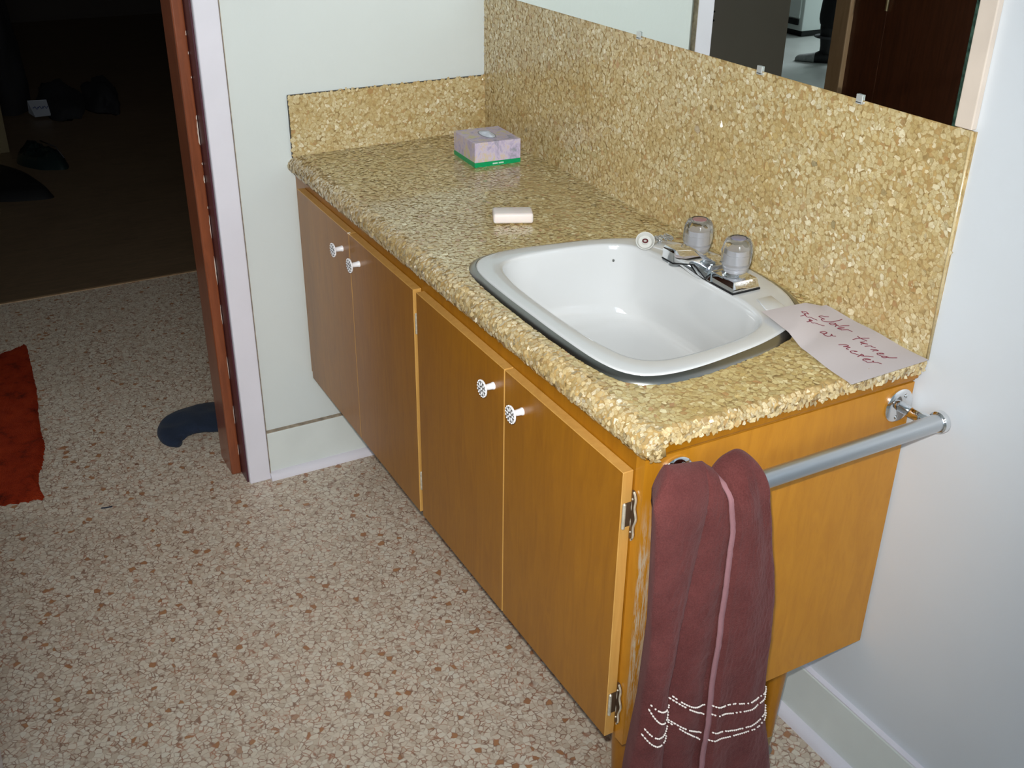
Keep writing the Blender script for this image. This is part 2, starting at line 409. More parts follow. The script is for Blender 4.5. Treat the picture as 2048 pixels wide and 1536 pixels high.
def m_rug():
    m, nt, p = mk('rust_shag'); co = obco(nt)
    n = N(nt, 'ShaderNodeTexNoise', i_Scale=14.0, i_Detail=7.0, i_Roughness=.7); L(nt, co, n.inputs['Vector'])
    r = ramp(nt, [(.32, (.05, .008, .004)), (.45, (.25, .022, .005)), (.7, (.37, .040, .009))]); L(nt, n.outputs['Fac'], r.inputs[0])
    L(nt, r.outputs[0], p.inputs['Base Color']); p.inputs['Roughness'].default_value = 1; p.inputs['Specular IOR Level'].default_value = .1
    n2 = N(nt, 'ShaderNodeTexNoise', i_Scale=300.0); L(nt, co, n2.inputs['Vector'])
    b = N(nt, 'ShaderNodeBump', i_Strength=1, i_Distance=.004); L(nt, n2.outputs['Fac'], b.inputs['Height']); L(nt, b.outputs[0], p.inputs['Normal'])
    return m
M_RUG = m_rug()
def m_box():
    m, nt, p = mk('pastel_painted_card'); co = obco(nt, (1, 1, .6))
    n = N(nt, 'ShaderNodeTexNoise', i_Scale=46.0, i_Detail=8.0, i_Roughness=.75, i_Distortion=.5); L(nt, co, n.inputs['Vector'])
    r = ramp(nt, [(.28, (.16, .22, .20)), (.38, (.36, .34, .42)), (.45, (.50, .42, .58)), (.51, (.58, .52, .60)), (.56, (.60, .46, .42)), (.61, (.60, .60, .30)), (.68, (.30, .38, .34)), (.76, (.60, .40, .46))])
    L(nt, n.outputs['Fac'], r.inputs[0]); L(nt, r.outputs[0], p.inputs['Base Color']); p.inputs['Roughness'].default_value = .45
    return m
M_BOX = m_box()

# ------------------------------------------------------------------ the setting
H = 0.803
WY = 0.004                       # plane of the back wall
struct('floor', box(B(), -1.453, 3.3, -3.6, 1.0, -.05, 0), M_FLOOR)
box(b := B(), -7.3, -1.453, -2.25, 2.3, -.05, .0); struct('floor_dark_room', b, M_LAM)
box(b := B(), -7.3, -1.453, -7.3, -2.25, -.05, .0); struct('floor_kitchen', b, M_KFLOOR)
box(b := B(), -1.458, -1.446, -1.35, 1.0, -.004, .0025); struct('trim_floor_edge', b, M_TANW)
box(b := B(), -0.0475, -0.0455, -1.30, -.69, -.002, .0008); struct('trim_floor_seam', b, plain('seam_dirt', (.36, .30, .24), rough=.7))
box(b := B(), 0, 3.3, WY, .12, 0, 2.4); struct('wall_back', b, M_WALL_DAYLIT)
b = B(); box(b, -.12, 0, -.664, 1.0, 0, 2.4); box(b, -.12, 0, -1.32, -.664, 2.03, 2.4); box(b, -.12, 0, -3.6, -1.335, 0, 2.4)
struct('wall_left', b, M_WALL)
b = B(); box(b, 3.2, 3.3, -2.2, .12, 0, .95); box(b, 3.2, 3.3, -2.2, .12, 2.15, 2.4); box(b, 3.2, 3.3, -2.2, -1.75, .95, 2.15); box(b, 3.2, 3.3, -.75, .12, .95, 2.15)
struct('wall_right', b, M_WALL)
b = B(); box(b, 0.64, 1.0, -2.2, -1.318, 0, 2.4); box(b, .64, 3.3, -2.3, -2.2, 0, 2.4); box(b, .0, .64, -1.48, -1.40, 0, 2.4)
struct('wall_front', b, M_WALL)
box(b := B(), -7.3, 3.3, -7.3, 2.3, 2.4, 2.5); struct('ceiling', b, M_CEIL)
# hallway and rooms beyond the doorway
box(b := B(), -1.55, -1.453, -2.28, -1.35, 0, 2.4); struct('wall_hallway', b, M_HALL)
b = B(); box(b, -1.453, -.12, .9, 1.0, 0, 2.4); box(b, -1.453, -.12, -3.7, -3.6, 0, 2.4); box(b, -1.55, -1.453, .75, 1.0, 0, 2.4); struct('wall_hallway_ends', b, M_HALL)
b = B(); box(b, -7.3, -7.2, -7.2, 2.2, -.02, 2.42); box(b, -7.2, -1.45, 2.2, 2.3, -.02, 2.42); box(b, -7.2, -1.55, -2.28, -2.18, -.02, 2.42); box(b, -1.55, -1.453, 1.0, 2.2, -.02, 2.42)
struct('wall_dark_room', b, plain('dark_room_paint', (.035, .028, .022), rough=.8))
b = B(); box(b, -7.2, -1.45, -7.3, -7.2, -.02, 2.42); box(b, -1.55, -1.45, -7.2, -3.6, -.02, 2.42); struct('wall_kitchen', b, M_KWHITE)

# window behind the photographer
wn = thing('window_1', 'white framed bathroom window behind the photographer', 'window', (3.2, -1.25, .95)); del wn['category']; wn['kind'] = 'structure'
b = B()
for a in ((3.19, 3.25, -1.75, -1.70, .95, 2.15), (3.19, 3.25, -.80, -.75, .95, 2.15), (3.19, 3.25, -1.70, -.80, .95, 1.0), (3.19, 3.25, -1.70, -.80, 2.10, 2.15), (3.2, 3.24, -1.70, -.80, 1.53, 1.57)): box(b, *a, bev=.004)
ob('window_frame', b, M_TRIM, wn)
ob('pane', box(B(), 3.22, 3.224, -1.70, -.80, 1.0, 2.10), plain('window_glass', (1, 1, 1), rough=0, trans=1), wn)

# baseboards with shoe mouldings
def baseboard(name, pts_dir, x0, x1, y0, y1):
    """axis 'x': runs along x on the back wall; 'y': runs along y on the left wall"""
    r = None
    b = B()
    if pts_dir == 'x': box(b, x0, x1, y0-.012, y0, 0, .128, .003)
    else: box(b, x0, x0+.012, y0, y1, 0, .128, .003)
    r = struct(name, b, M_BASE)
    s = B(); n = 6
    prof = [(0, 0)] + [(.017*math.cos(t*PI/2/n), .019*math.sin(t*PI/2/n)) for t in range(n+1)]
    if pts_dir == 'x': prism(s, [(x0, y0-.012-a, z) for a, z in prof], (x1-x0, 0, 0))
    else: prism(s, [(x0+.012+a, y0, z) for a, z in prof], (0, y1-y0, 0))
    ob('shoe_moulding', s, M_TRIM, r, smooth=40)
    c = B()
    if pts_dir == 'x': box(c, x0, x1, y0-.011, y0, .128, .1305)
    else: box(c, x0, x0+.011, y0, y1, .128, .1305)
    ob('caulk_line', c, M_CAULK if pts_dir == 'y' else M_TRIM, r)
    return r
baseboard('baseboard_left', 'y', 0, 0, -.612, WY)
baseboard('baseboard_back', 'x', .013, 3.2, WY, 0)
b = B(); box(b, .64, 1.0, -1.318, -1.306, 0, .12, .003); box(b, .628, .64, -1.40, -1.306, 0, .12, .002); struct('baseboard_front', b, M_TRIM)
# door casing, jamb and stop of the doorway on the left
b = B(); box(b, 0, .018, -.664, -.6115, 0, 2.08, .0035, 3)
c1 = struct('trim_door_casing', b, M_TRIM)
b = B(); box(b, 0, .0185, -.6115, -.6103, 0, 2.08); ob('gap_line', b, M_CAULK, c1)
b = B(); box(b, 0, .018, -1.40, -1.335, 0, 2.08, .003); box(b, 0, .018, -1.40, -.61, 2.03, 2.09, .003); struct('trim_door_casing_far', b, M_TRIM)
b = B(); box(b, -.145, -.045, -.693, -.668, 0, 2.03, .004, 3); dj = struct('trim_door_jamb', b, M_MAHOG)
b = B(); box(b, -.145, .004, -.668, -.6635, 0, 2.03, .001); ob('jamb_edge', b, M_MAROON, dj)
b = B()
for z, l, wd in ((1.075, .010, .0012), (1.035, .006, .001), (.985, .004, .001), (.90, .012, .0014), (.868, .055, .0030), (.80, .006, .0014), (.765, .018, .0016), (.70, .006, .001), (.655, .055, .0010), (.55, .07, .0014), (.44, .05, .0009), (.30, .06, .0008), (.17, .05, .0009), (.07, .03, .001)):
    k = 9; lft = []; rgt = []
    for i in range(k):
        t = i/(k-1); e = math.sin(PI*t)**.6*wd*(.5+random.random()*.7); o_ = (random.random()-.5)*.0008
        lft.append((-.0448, -.6700 - e + o_, z + (t-.5)*l)); rgt.append((-.0448, -.6700 + e*.25 + .0003 + o_, z + (t-.5)*l))
    prism(b, lft + rgt[::-1], (.0008, 0, 0))
ob('paint_chip', b, M_CREAM, dj)['kind'] = 'stuff'
b = B(); box(b, -.125, 0, -1.335, -1.302, 0, 2.03, .0005); box(b, -.125, 0, -1.30, -.69, 2.0, 2.03, .002); struct('trim_door_jamb_far', b, M_DOOR)
b = B(); box(b, -.185, -.125, -1.38, -1.285, 0, 2.03, .003); struct('trim_hall_casing', b, M_TANW)

# opened bathroom door standing against the front wall (seen only in the mirror)
d = thing('door_1', 'dark brown flush door standing open, seen in the mirror', 'door', (.01, -1.318, .01)); del d['category']; d['kind'] = 'structure'
ob('door_slab', box(B(), .0005, .60, -1.338, -1.303, .012, 2.0, .001), M_DOOR, d)
b = B(); lathe(b, (.55, -1.303, .95), (0, 1, 0), [(0, .03), (.004, .03), (.006, .012), (.03, .012), (.035, .024), (.05, .027), (.06, .018), (.062, 0)]); ob('door_knob', b, M_BRASS, d, smooth=40)
for z in (.25, 1.0, 1.75): ob('door_hinge', lathe(B(), (.002, -1.297, z), (0, 0, 1), [(0, .005), (.09, .005)], n=10), M_BRASS, d)

# ------------------------------------------------------------------ chips helper
def flake(bm, c, nrm, r, tilt=.06, thick=.0):
    u, v = frame_of(nrm); lay = bm.verts.layers.float.get('rim') or bm.verts.layers.float.new('rim'); a0 = random.random()*PI; k = random.randint(4, 6)
    e = random.uniform(.55, 1.0); ca, sa = math.cos(a0), math.sin(a0)
    tx, ty = random.uniform(-tilt, tilt), random.uniform(-tilt, tilt)
    vs = []
    for i in range(k):
        a = 2*PI*(i + random.uniform(-.28, .28))/k; rr = r*random.uniform(.72, 1.18)
        p, q = math.cos(a)*rr, math.sin(a)*rr*e
        p, q = p*ca - q*sa, p*sa + q*ca
        vs.append(bm.verts.new(c + u*p + v*q + nrm*(tx*p + ty*q)))
    for q in vs: q[lay] = 1.0
    cv = bm.verts.new(c); cv[lay] = 0.0
    for i in range(k): bm.faces.new((cv, vs[i], vs[(i+1) % k]))
def scatter(bm, u0, u1, v0, v1, step, place, skip=None, r=(.0042, .0068)):
    nu, nv = max(1, int((u1-u0)/step)), max(1, int((v1-v0)/step))
    for i in range(nu+1):
        for j in range(nv+1):
            u = u0 + (i + random.uniform(-.5, .5) + (.5 if j % 2 else 0))*step; v = v0 + (j + random.uniform(-.5, .5))*step
            u = min(max(u, u0+.002), u1-.002); v = min(max(v, v0+.002), v1-.002)
            if skip and skip(u, v): continue
            c, n = place(u, v); flake(bm, c, n, random.uniform(*r))

# ------------------------------------------------------------------ sink outlines
SX, SY = 1.003, -.25
def outline(half):
    full = [(SX+a, y) for a, y in half] + [(SX-a, y) for a, y in reversed(half) if a > 1e-6]
    return spline(full, 14)
OUT = outline([(0, -.4535), (.07, -.4528), (.15, -.4488), (.19, -.4440), (.225, -.434), (.25, -.415), (.262, -.388), (.267, -.35), (.265, -.30), (.257, -.24), (.248, -.19), (.233, -.14), (.215, -.102), (.185, -.064), (.150, -.038), (.09, -.016), (0, -.008)])
INN = outline([(0, -.4105), (.09, -.4085), (.15, -.401), (.185, -.391), (.207, -.372), (.217, -.343), (.218, -.30), (.213, -.24), (.203, -.19), (.188, -.158), (.165, -.138), (.13, -.128), (.08, -.1235), (0, -.122)])
def rad(poly, a, cx=SX, cy=SY):
    d = Vector((math.cos(a), math.sin(a))); best = .3
    n = len(poly)
    for i in range(n):
        x0, y0 = poly[i][0]-cx, poly[i][1]-cy; x1, y1 = poly[(i+1) % n][0]-cx, poly[(i+1) % n][1]-cy
        ex, ey = x1-x0, y1-y0; den = d.x*ey - d.y*ex
        if abs(den) < 1e-12: continue
        t = (x0*ey - y0*ex)/den; s = (x0*d.y - y0*d.x)/den
        if t > 0 and -1e-6 <= s <= 1+1e-6: best = t; break
    return best

# ------------------------------------------------------------------ worktop
LX = 1.371
XR, YF, RR = LX-.010, -.4635, .0205
ct = thing('countertop', 'pearl-chip resin worktop with a rolled front edge, around the sink', 'countertop', (.68, -.25, .76))
def top_slab():
    b = B()
    rx0, rx1, ry0, ry1 = 0.001, XR, YF, 0.002
    angs = [2*PI*i/120 for i in range(120)] + [math.atan2(y-SY, x-SX) % (2*PI) for x in (rx0, rx1) for y in (ry0, ry1)]
    angs = sorted(angs); hole = []; rim = []
    for a in angs:
        r = rad(OUT, a) - .012; hole.append((SX+math.cos(a)*r, SY+math.sin(a)*r))
        c, s = math.cos(a), math.sin(a); ts = []
        if c > 1e-9: ts.append((rx1-SX)/c)
        if c < -1e-9: ts.append((rx0-SX)/c)
        if s > 1e-9: ts.append((ry1-SY)/s)
        if s < -1e-9: ts.append((ry0-SY)/s)
        t = min(ts); rim.append((SX+c*t, SY+s*t))
    rows = []
    for pts, z in ((hole, H-.022), (hole, H), (rim, H), (rim, H-.022)):
        rows.append([b.verts.new((x, y, z)) for x, y in pts])
    n = len(angs)
    for r0, r1 in zip(rows, rows[1:]):
        for i in range(n):
            j = (i+1) % n; b.faces.new((r0[i], r0[j], r1[j], r1[i]))
    for i in range(n):
        j = (i+1) % n; b.faces.new((rows[3][i], rows[3][j], rows[0][j], rows[0][i]))
    return warp(b)
ob('slab', top_slab(), M_RESIN, ct)
# rolled front edge: profile angle from the top round to the underside
def front_prof(t):
    # t 0..1 : top -> nose -> drop -> underside ; returns (y, z, ny, nz)
    if t < .12: k = t/.12; return (YF + .004*(1-k)-.0*k, H, 0, 1)
    if t < .78:
        k = (t-.12)/.66; a = PI/2 + k*PI*.97
        return (YF + math.cos(a)*RR*1.42, H-RR + math.sin(a)*RR, math.cos(a), math.sin(a))
    k = (t-.78)/.22; return (YF - .002 + .012*k, H-2*RR, 0, -1)
def rough(p, s=1.0):
    return (noise.noise(p*190)*.0008 + noise.noise(p*75+Vector((5,0,0)))*.0012)*s
def roll():
    b = B(); n = 520
    def f(u, v):
        y, z, ny, nz = front_prof(v); x = .0005 + u*(LX-.001)
        e = max(0, 1-(1-u)*n/4)*.004
        p = Vector((x, y, z)); k = min(1, max(0, (v-.05)*8))
        return p + Vector((0, ny, nz))*(rough(p, k) - e)
    vs = grid(b, n, 22, f)
    b.faces.new([v for v in vs[0]]); b.faces.new([v for v in vs[-1]][::-1])
    return warp(b)
ob('rolled_edge', roll(), M_RESIN, ct, smooth=True)
def side_edge():
    b = B()
    def f(u, v):
        y = .001 + u*(YF-.004); a = PI/2 - v*PI/2
        if v < .5: k = v/.5; x = XR + math.sin(k*PI/2)*.010; z = H - (1-math.cos(k*PI/2))*.008
        else: k = (v-.5)/.5; x = XR+.010 - .006*k*k; z = H-.008 - .014*k
        p = Vector((x, y, z)); return p + Vector((1, 0, .3))*rough(p, 1.5*min(1, v*3))
    grid(b, 240, 12, f); return warp(b)
ob('side_edge', side_edge(), M_RESIN, ct, smooth=True)
def in_sink(x, y, m=0.0):
    dx, dy = x-SX, y-SY; r = math.hypot(dx, dy)
    return r < rad(OUT, math.atan2(dy, dx) % (2*PI)) - .006 + m
b = B()
scatter(b, .002, XR, YF, 0, .0066, lambda u, v: (Vector((u, v, H + random.uniform(.00015, .0011))), Vector((0, 0, 1))), lambda x, y: in_sink(x, y), r=(.0045, .0075))
warp(b)
o = ob('shell_chips', b, M_CHIPT, ct); o['kind'] = 'stuff'; o['label'] = 'cream pearl chips under glossy resin on the flat top'
b = B()
def place_roll(u, v):
    y, z, ny, nz = front_prof(v); p = Vector((u, y, z)); n = Vector((0, ny, nz)).normalized()
    n2 = (n + Vector((random.uniform(-.20, .20), random.uniform(-.12, .12), random.uniform(-.20, .20)))).normalized()
    return p + n*(rough(p) + random.uniform(.0003, .0013)), n2
nn = int(LX/.0062)
for i in range(nn):
    for j in range(16):
        u = (i + random.random())*.0062; v = .06 + (j + random.random())*.050
        if u > LX-.002: continue
        c, n = place_roll(u, min(v, .84)); flake(b, c, n, random.uniform(.0036, .0066), .12)
for i in range(int(.463/.0055)):
    for j in range(5):
        y = -(i + random.random())*.0055; v = .1 + (j+random.random())*.17
        k = min(1, v/.5); x = XR + math.sin(k*PI/2)*.011; z = H - (1-math.cos(k*PI/2))*.008 if v < .5 else H-.008-.014*(v-.5)/.5
        n = Vector((math.sin(k*PI/2) + random.uniform(-.3, .3), random.uniform(-.4, .4), math.cos(k*PI/2)+random.uniform(-.2, .3))).normalized()
        flake(b, Vector((x+.0006, y, z+.0006)), n, random.uniform(.0036, .0066), .15)
for i in range(70):   # end of the roll
    a = random.uniform(PI/2, PI*1.5); r = random.uniform(0, RR*.95)
    flake(b, Vector((LX+random.uniform(0, .0012), YF + math.cos(a)*r*1.35, H-RR+math.sin(a)*r)), Vector((1, random.uniform(-.4, .4), random.uniform(-.4, .4))).normalized(), random.uniform(.003, .005), .15)
warp(b)
o = ob('shell_chips', b, M_CHIPE, ct); o['kind'] = 'stuff'; o['label'] = 'rough pale pearl chips on the rolled edge'

# splash panels
bs = thing('backsplash', 'tall pearl-chip splash panel behind the sink, below the mirror', 'backsplash', (.7, 0, H))
ob('panel', box(B(), 0.0005, 1.3725, 0.0, WY, H-.004, 1.1262), M_RESIN, bs)
b = B()
scatter(b, .001, 1.3722, H-.004, 1.1255, .0070, lambda u, v: (Vector((min(u, 1.3755-(v-H)*.021), -random.uniform(.0003, .0014), v)), Vector((0, -1, 0))), r=(.0046, .0082))
o = ob('shell_chips', b, M_CHIPW, bs); o['kind'] = 'stuff'
b = B(); lathe(b, (1.3738, -.0005, H-.003), (-.018, 0, 1), [(0, .0022), (.325, .0022)], n=8); ob('edge_bead', b, M_CHIPE, bs, smooth=True)
bs2 = thing('backsplash', 'low pearl-chip splash panel on the left wall', 'backsplash', (0, -.24, H))
ob('panel', box(B(), 0.0, .005, -.481, -.0005, H, .9375), M_RESIN, bs2)
b = B()
scatter(b, -.4805, -.001, H+.001, .9385, .0066, lambda u, v: (Vector((.005+random.uniform(.0003, .0014), u, min(v, .9345+(u+.48)*.012))), Vector((1, 0, 0))), r=(.0044, .0076))
o = ob('shell_chips', b, M_CHIPW, bs2); o['kind'] = 'stuff'
b = B(); box(b, 0, .0055, -.4825, -.481, H-.002, .9365); box(b, 0, .0055, -.482, 0, .9372, .9388); ob('dark_caulk', b, plain('dark_caulk', (.06, .055, .045), rough=.6), bs2)

# ------------------------------------------------------------------ sink
sk = thing('sink', 'white porcelain basin with barrel-shaped rim in the worktop', 'sink', (SX, -.23, .79))
NA = 144
AN = [2*PI*i/NA for i in range(NA)]
RO = [rad(OUT, a) for a in AN]; RI = [rad(INN, a) for a in AN]
def ringpts(k, z, mode):
    pts = []
    for a, ro, ri in zip(AN, RO, RI):
        if mode == 'o': r = ro - k
        elif mode == 'i': r = ri*k
        else: r = ri + (ro-ri)*k
        pts.append(Vector((SX+math.cos(a)*r, SY+math.sin(a)*r, z)))
    return pts
def loft(b, rows, mi=0):
    vs = [[b.verts.new(p) for p in row] for row in rows]; n = len(rows[0])
    for r0, r1 in zip(vs, vs[1:]):
        for i in range(n): b.faces.new((r0[i], r0[(i+1) % n], r1[(i+1) % n], r1[i])).material_index = mi
    return vs
b = B()
loft(b, [ringpts(-.0010, H-.001, 'o'), ringpts(.0006, H+.0026, 'o'), ringpts(.005, H+.0056, 'o'), ringpts(.0105, H+.0078, 'o'), ringpts(.0122, H+.0080, 'o'), ringpts(.0128, H+.007, 'o'), ringpts(.0129, H-.006, 'o')])
warp(b); ob('metal_rim', b, M_STEEL, sk, smooth=50)
b = B(); DX, DY = 1.003, -.208
rows = [ringpts(.0124, H-.006, 'o'), ringpts(.0128, H+.0074, 'o'), ringpts(.0142, H+.0092, 'o'), ringpts(.018, H+.0100, 'o'), ringpts(.5, H+.0106, 'm'), ringpts(.12, H+.0102, 'm'), ringpts(.03, H+.0094, 'm'), ringpts(0, H+.0068, 'm')]
for k, z in ((.992, H-.002), (.982, H-.012), (.965, H-.030), (.94, H-.060), (.91, H-.088), (.865, H-.110), (.79, H-.124), (.68, H-.131), (.5, H-.1345), (.3, H-.137)):
    rows.append(ringpts(k, z, 'i'))
# ease the lower rows toward the drain
for row in rows[12:]:
    t = min(1, max(0, ((H-.07)-row[0].z)/.065)) ** 1.5
    for p in row: p.x += (DX-SX)*t; p.y += (DY-(-.266))*t*.6
last = []
for a in AN: last.append(Vector((DX+math.cos(a)*.024, DY+math.sin(a)*.024, H-.1385)))
rows.append(last)
vs = loft(b, rows); warp(b); ob('basin', b, M_PORC, sk, smooth=True)
b = B(); lathe(b, (DX, DY, H-.142), (0, 0, 1), [(0, .0), (.0005, .013), (.002, .015), (.0045, .0235), (.0055, .0245), (.0045, .0265), (.003, .0268)], n=32); ob('drain', b, M_CHROME, sk, smooth=40)
# soap ledges moulded in the deck beside the tap
for q in (1, -1):
    b = B(); prism(b, [(SX+q*x, y, H+.0095) for x, y in ((.112, -.068), (.158, -.078), (.168, -.104), (.150, -.112), (.112, -.098))], (0, 0, .0026), bev=.0014); warp(b)
    ob('soap_ledge', b, M_PORC, sk, smooth=60)
b = B(); lathe(b, (.8235, -.172, H-.014), (1, -.2, .2), [(0, .0025), (.0006, .0022), (.001, 0)], n=9); ob('enamel_chip', b, M_STEEL, sk)

# ------------------------------------------------------------------ tap
ZB = H+.0106
fx = 1.001
fc = thing('faucet', 'chrome two-handle tap with clear acrylic handles behind the basin', 'faucet', (fx, -.095, ZB))
def deck(b, x0, x1, y0, y1, z0, z1, ins):
    lo = [(x0, y0), (x1, y0), (x1, y1), (x0, y1)]; hi = [(x0+ins, y0+ins*.8), (x1-ins, y0+ins*.8), (x1-ins, y1-ins*.6), (x0+ins, y1-ins*.6)]
    t = bmesh.new(); a = [t.verts.new((*p, z0)) for p in lo]; c = [t.verts.new((*p, z1)) for p in hi]
    t.faces.new(a); t.faces.new(c)
    for i in range(4): t.faces.new((a[i], a[(i+1) % 4], c[(i+1) % 4], c[i]))
    bmesh.ops.bevel(t, geom=t.edges[:], offset=.0012, segments=2, profile=.5, affect='EDGES'); merge(b, t)
b = B()
deck(b, .917, 1.085, -.1215, -.0665, ZB+.0015, ZB+.0175, .005)
deck(b, .970, 1.032, -.1245, -.0675, ZB+.0015, ZB+.024, .011)
ob('base', b, M_CHROME, fc, smooth=30)
b = B(); box(b, .9162, 1.0858, -.1222, -.0660, ZB-.001, ZB+.002); ob('gasket', b, M_BLACK2, fc)
def shell(b, prof, wf, bev):
    t = bmesh.new(); vA = []
    for s in (-1, 1): vA.append([t.verts.new((fx + s*wf(y), y, z)) for y, z in prof])
    t.faces.new(vA[0]); t.faces.new(vA[1][::-1])
    for i in range(len(prof)): j = (i+1) % len(prof); t.faces.new((vA[0][i], vA[0][j], vA[1][j], vA[1][i]))
    bmesh.ops.bevel(t, geom=t.edges[:], offset=bev, segments=2, profile=.6, affect='EDGES'); merge(b, t)
b = B()
shell(b, [(-.1910, .8545), (-.1905, .8725), (-.1870, .8760), (-.1465, .8700), (-.1120, .8440), (-.0930, .8400), (-.0930, .8160), (-.1245, .8160), (-.1480, .8450)], lambda y: .0148 if y < -.14 else .0148+.0045*min(1, (y+.14)/.03), .0016)
sp = ob('spout', b, M_CHROME, fc, smooth=30)
b = B(); shell(b, [(-.1780, .8535), (-.1475, .8440), (-.1235, .8160), (-.1235, .8140), (-.1300, .8140)], lambda y: .0095, .0006); ob('spout_web', b, M_CHROME, fc, smooth=30)
b = B()
for s in (-1, 1): tube(b, [(fx+s*.0148, -.1905, .8543), (fx+s*.0148, -.1482, .8447), (fx+s*.0192, -.1240, .8160)], .0013, 6)
tube(b, [(fx-.0145, -.1908, .8543), (fx+.0145, -.1908, .8543)], .0012, 6); ob('spout_lower_edge', b, M_BLACK2, fc)
lathe(b := B(), (fx, -.1755, .8560), (0, 0, -1), [(0, .0110), (.0085, .0110), (.0090, .0090), (.0075, .0085)], n=20); ob('aerator', b, M_ALU, sp, smooth=40)
b = B(); lathe(b, (fx, -.076, ZB+.02), (0, 0, 1), [(0, .0035), (.014, .0035), (.016, .005), (.020, .0055), (.024, .004), (.025, 0)], n=14); ob('lift_rod', b, M_CHROME, fc, smooth=40)
M_CORE = plain('frosted_core', (.74, .74, .78), rough=.25, metal=.25)
for hx, red in ((.951, True), (1.0515, False)):
    HY = -.0925
    b = B(); lathe(b, (hx, HY, ZB+.0165), (0, 0, 1), [(0, .0205), (.002, .0205), (.004, .0175), (.0065, .0160), (.0075, .0)], n=28)
    ob('handle_seat', b, M_CHROME, fc, smooth=40)
    b = B(); z0 = ZB+.0215
    lathe(b, (hx, HY, z0), (0, 0, 1), [(0, .0), (0, .0160), (.0025, .0185), (.009, .0212), (.020, .0238), (.032, .0247), (.042, .0242), (.050, .0222), (.0555, .0190), (.0575, .0160), (.0580, .0140), (.0562, .0125), (.0560, 0)], n=48, lobes=12, amp=.022)
    hd = ob('handle', b, M_ACRYL, fc, smooth=40); hd['label'] = 'clear acrylic handle with a %s index button' % ('red' if red else 'blue')
    b = B(); lathe(b, (hx, HY, z0+.0012), (0, 0, 1), [(0, .0), (.0, .0145), (.003, .0165), (.0075, .0175), (.0078, .0162), (.0085, .0162), (.0088, .0172), (.0120, .0172), (.0150, .0148), (.0154, .0140), (.029, .0138), (.0295, .0128), (.037, .0126), (.0375, .0095), (.038, 0)], n=28)
    ob('handle_core', b, M_CORE, hd, smooth=30)
    b = B(); lathe(b, (hx, HY, z0+.0563), (0, 0, 1), [(0, 0), (0, .0118), (.0012, .0118), (.0016, .0108), (.0016, 0)], n=24)
    ob('index_button', b, plain('red_button' if red else 'blue_button', (.42, .22, .26) if red else (.30, .30, .44), rough=.12, metal=.4), hd, smooth=40)

# stopper with its bead chain
st = thing('sink_stopper', 'cloudy white rubber plug lying on the sink rim', 'stopper', (.850, -.126, ZB))
b = B(); ax = Vector((.62, -.42, .66)).normalized(); pc = Vector((.850, -.126, ZB+.0105))
lathe(b, pc - ax*.006, ax, [(0, 0), (0, .0115), (.009, .0155), (.011, .0168), (.0135, .0165), (.0135, .0150), (.010, .0125), (.0075, .0115), (.0075, .0060), (.0095, .0050), (.0095, 0)], n=36); ob('plug', b, M_CLEAR, st, smooth=40)
b = B(); u_, v_ = frame_of(ax); tube(b, [pc + ax*.0065 + u_*math.cos(a)*.0042 + v_*math.sin(a)*.0030 for a in [i*PI/6 for i in range(13)]], .0014, 6); ob('pull_ring', b, M_DARKRED, st, smooth=True)
b = B(); p = Vector((.838, -.093, H+.009)); k = 0
for i in range(230):
    t = i/229
    c = Vector((.838, -.078, H+.0135)) if t > .15 else Vector((.836, -.09+.1*t, H+.0095))
    q = c + Vector((math.sin(i*.9)*.009 + random.uniform(-.002, .002), math.cos(i*.63)*.015, abs(math.sin(i*.37))*.006)) if t > .15 else Vector((.850 + math.sin(i)*.002 - t*.05, -.110+t*.16, H+.0125))
    bmesh.ops.create_icosphere(b, subdivisions=1, radius=.00125, matrix=Matrix.Translation(q))
o = ob('bead_chain', b, M_CHROME, st, smooth=True); o['kind'] = 'stuff'

# ------------------------------------------------------------------ soap, tissues, note
def oriented_box(b, c, ax, ay, hx, hy, z0, z1, bev, mi=0, seg=3):
    t = bmesh.new(); ax = Vector(ax).normalized(); ay = Vector(ay).normalized()
    vs = [t.verts.new(Vector((c[0], c[1], 0)) + ax*sx*hx + ay*sy*hy + Vector((0, 0, z))) for sx in (-1, 1) for sy in (-1, 1) for z in (z0, z1)]
    for f in ((0,1,3,2),(4,6,7,5),(0,4,5,1),(2,3,7,6),(0,2,6,4),(1,5,7,3)): t.faces.new([vs[i] for i in f])
    if bev: bmesh.ops.bevel(t, geom=t.edges[:], offset=bev, segments=seg, profile=.5, affect='EDGES')
    merge(b, t, mi)
b = B(); sxd = Vector((.0318, .0688, 0)); syd = Vector((-.0688, .0318, 0))
oriented_box(b, (.600, -.252), sxd, syd, .0375, .0215, H+.0030, H+.0225, .0048)
for v in b.verts:
    v.co.z += .0012*(1-((v.co.xy - Vector((.600, -.252))).length/.045)**2) if v.co.z > H+.012 else 0
tag(ob('soap_bar', b, M_SOAP, None, smooth=60, origin=(.600, -.252, H)), 'white bar of soap on the worktop left of the sink', 'soap')

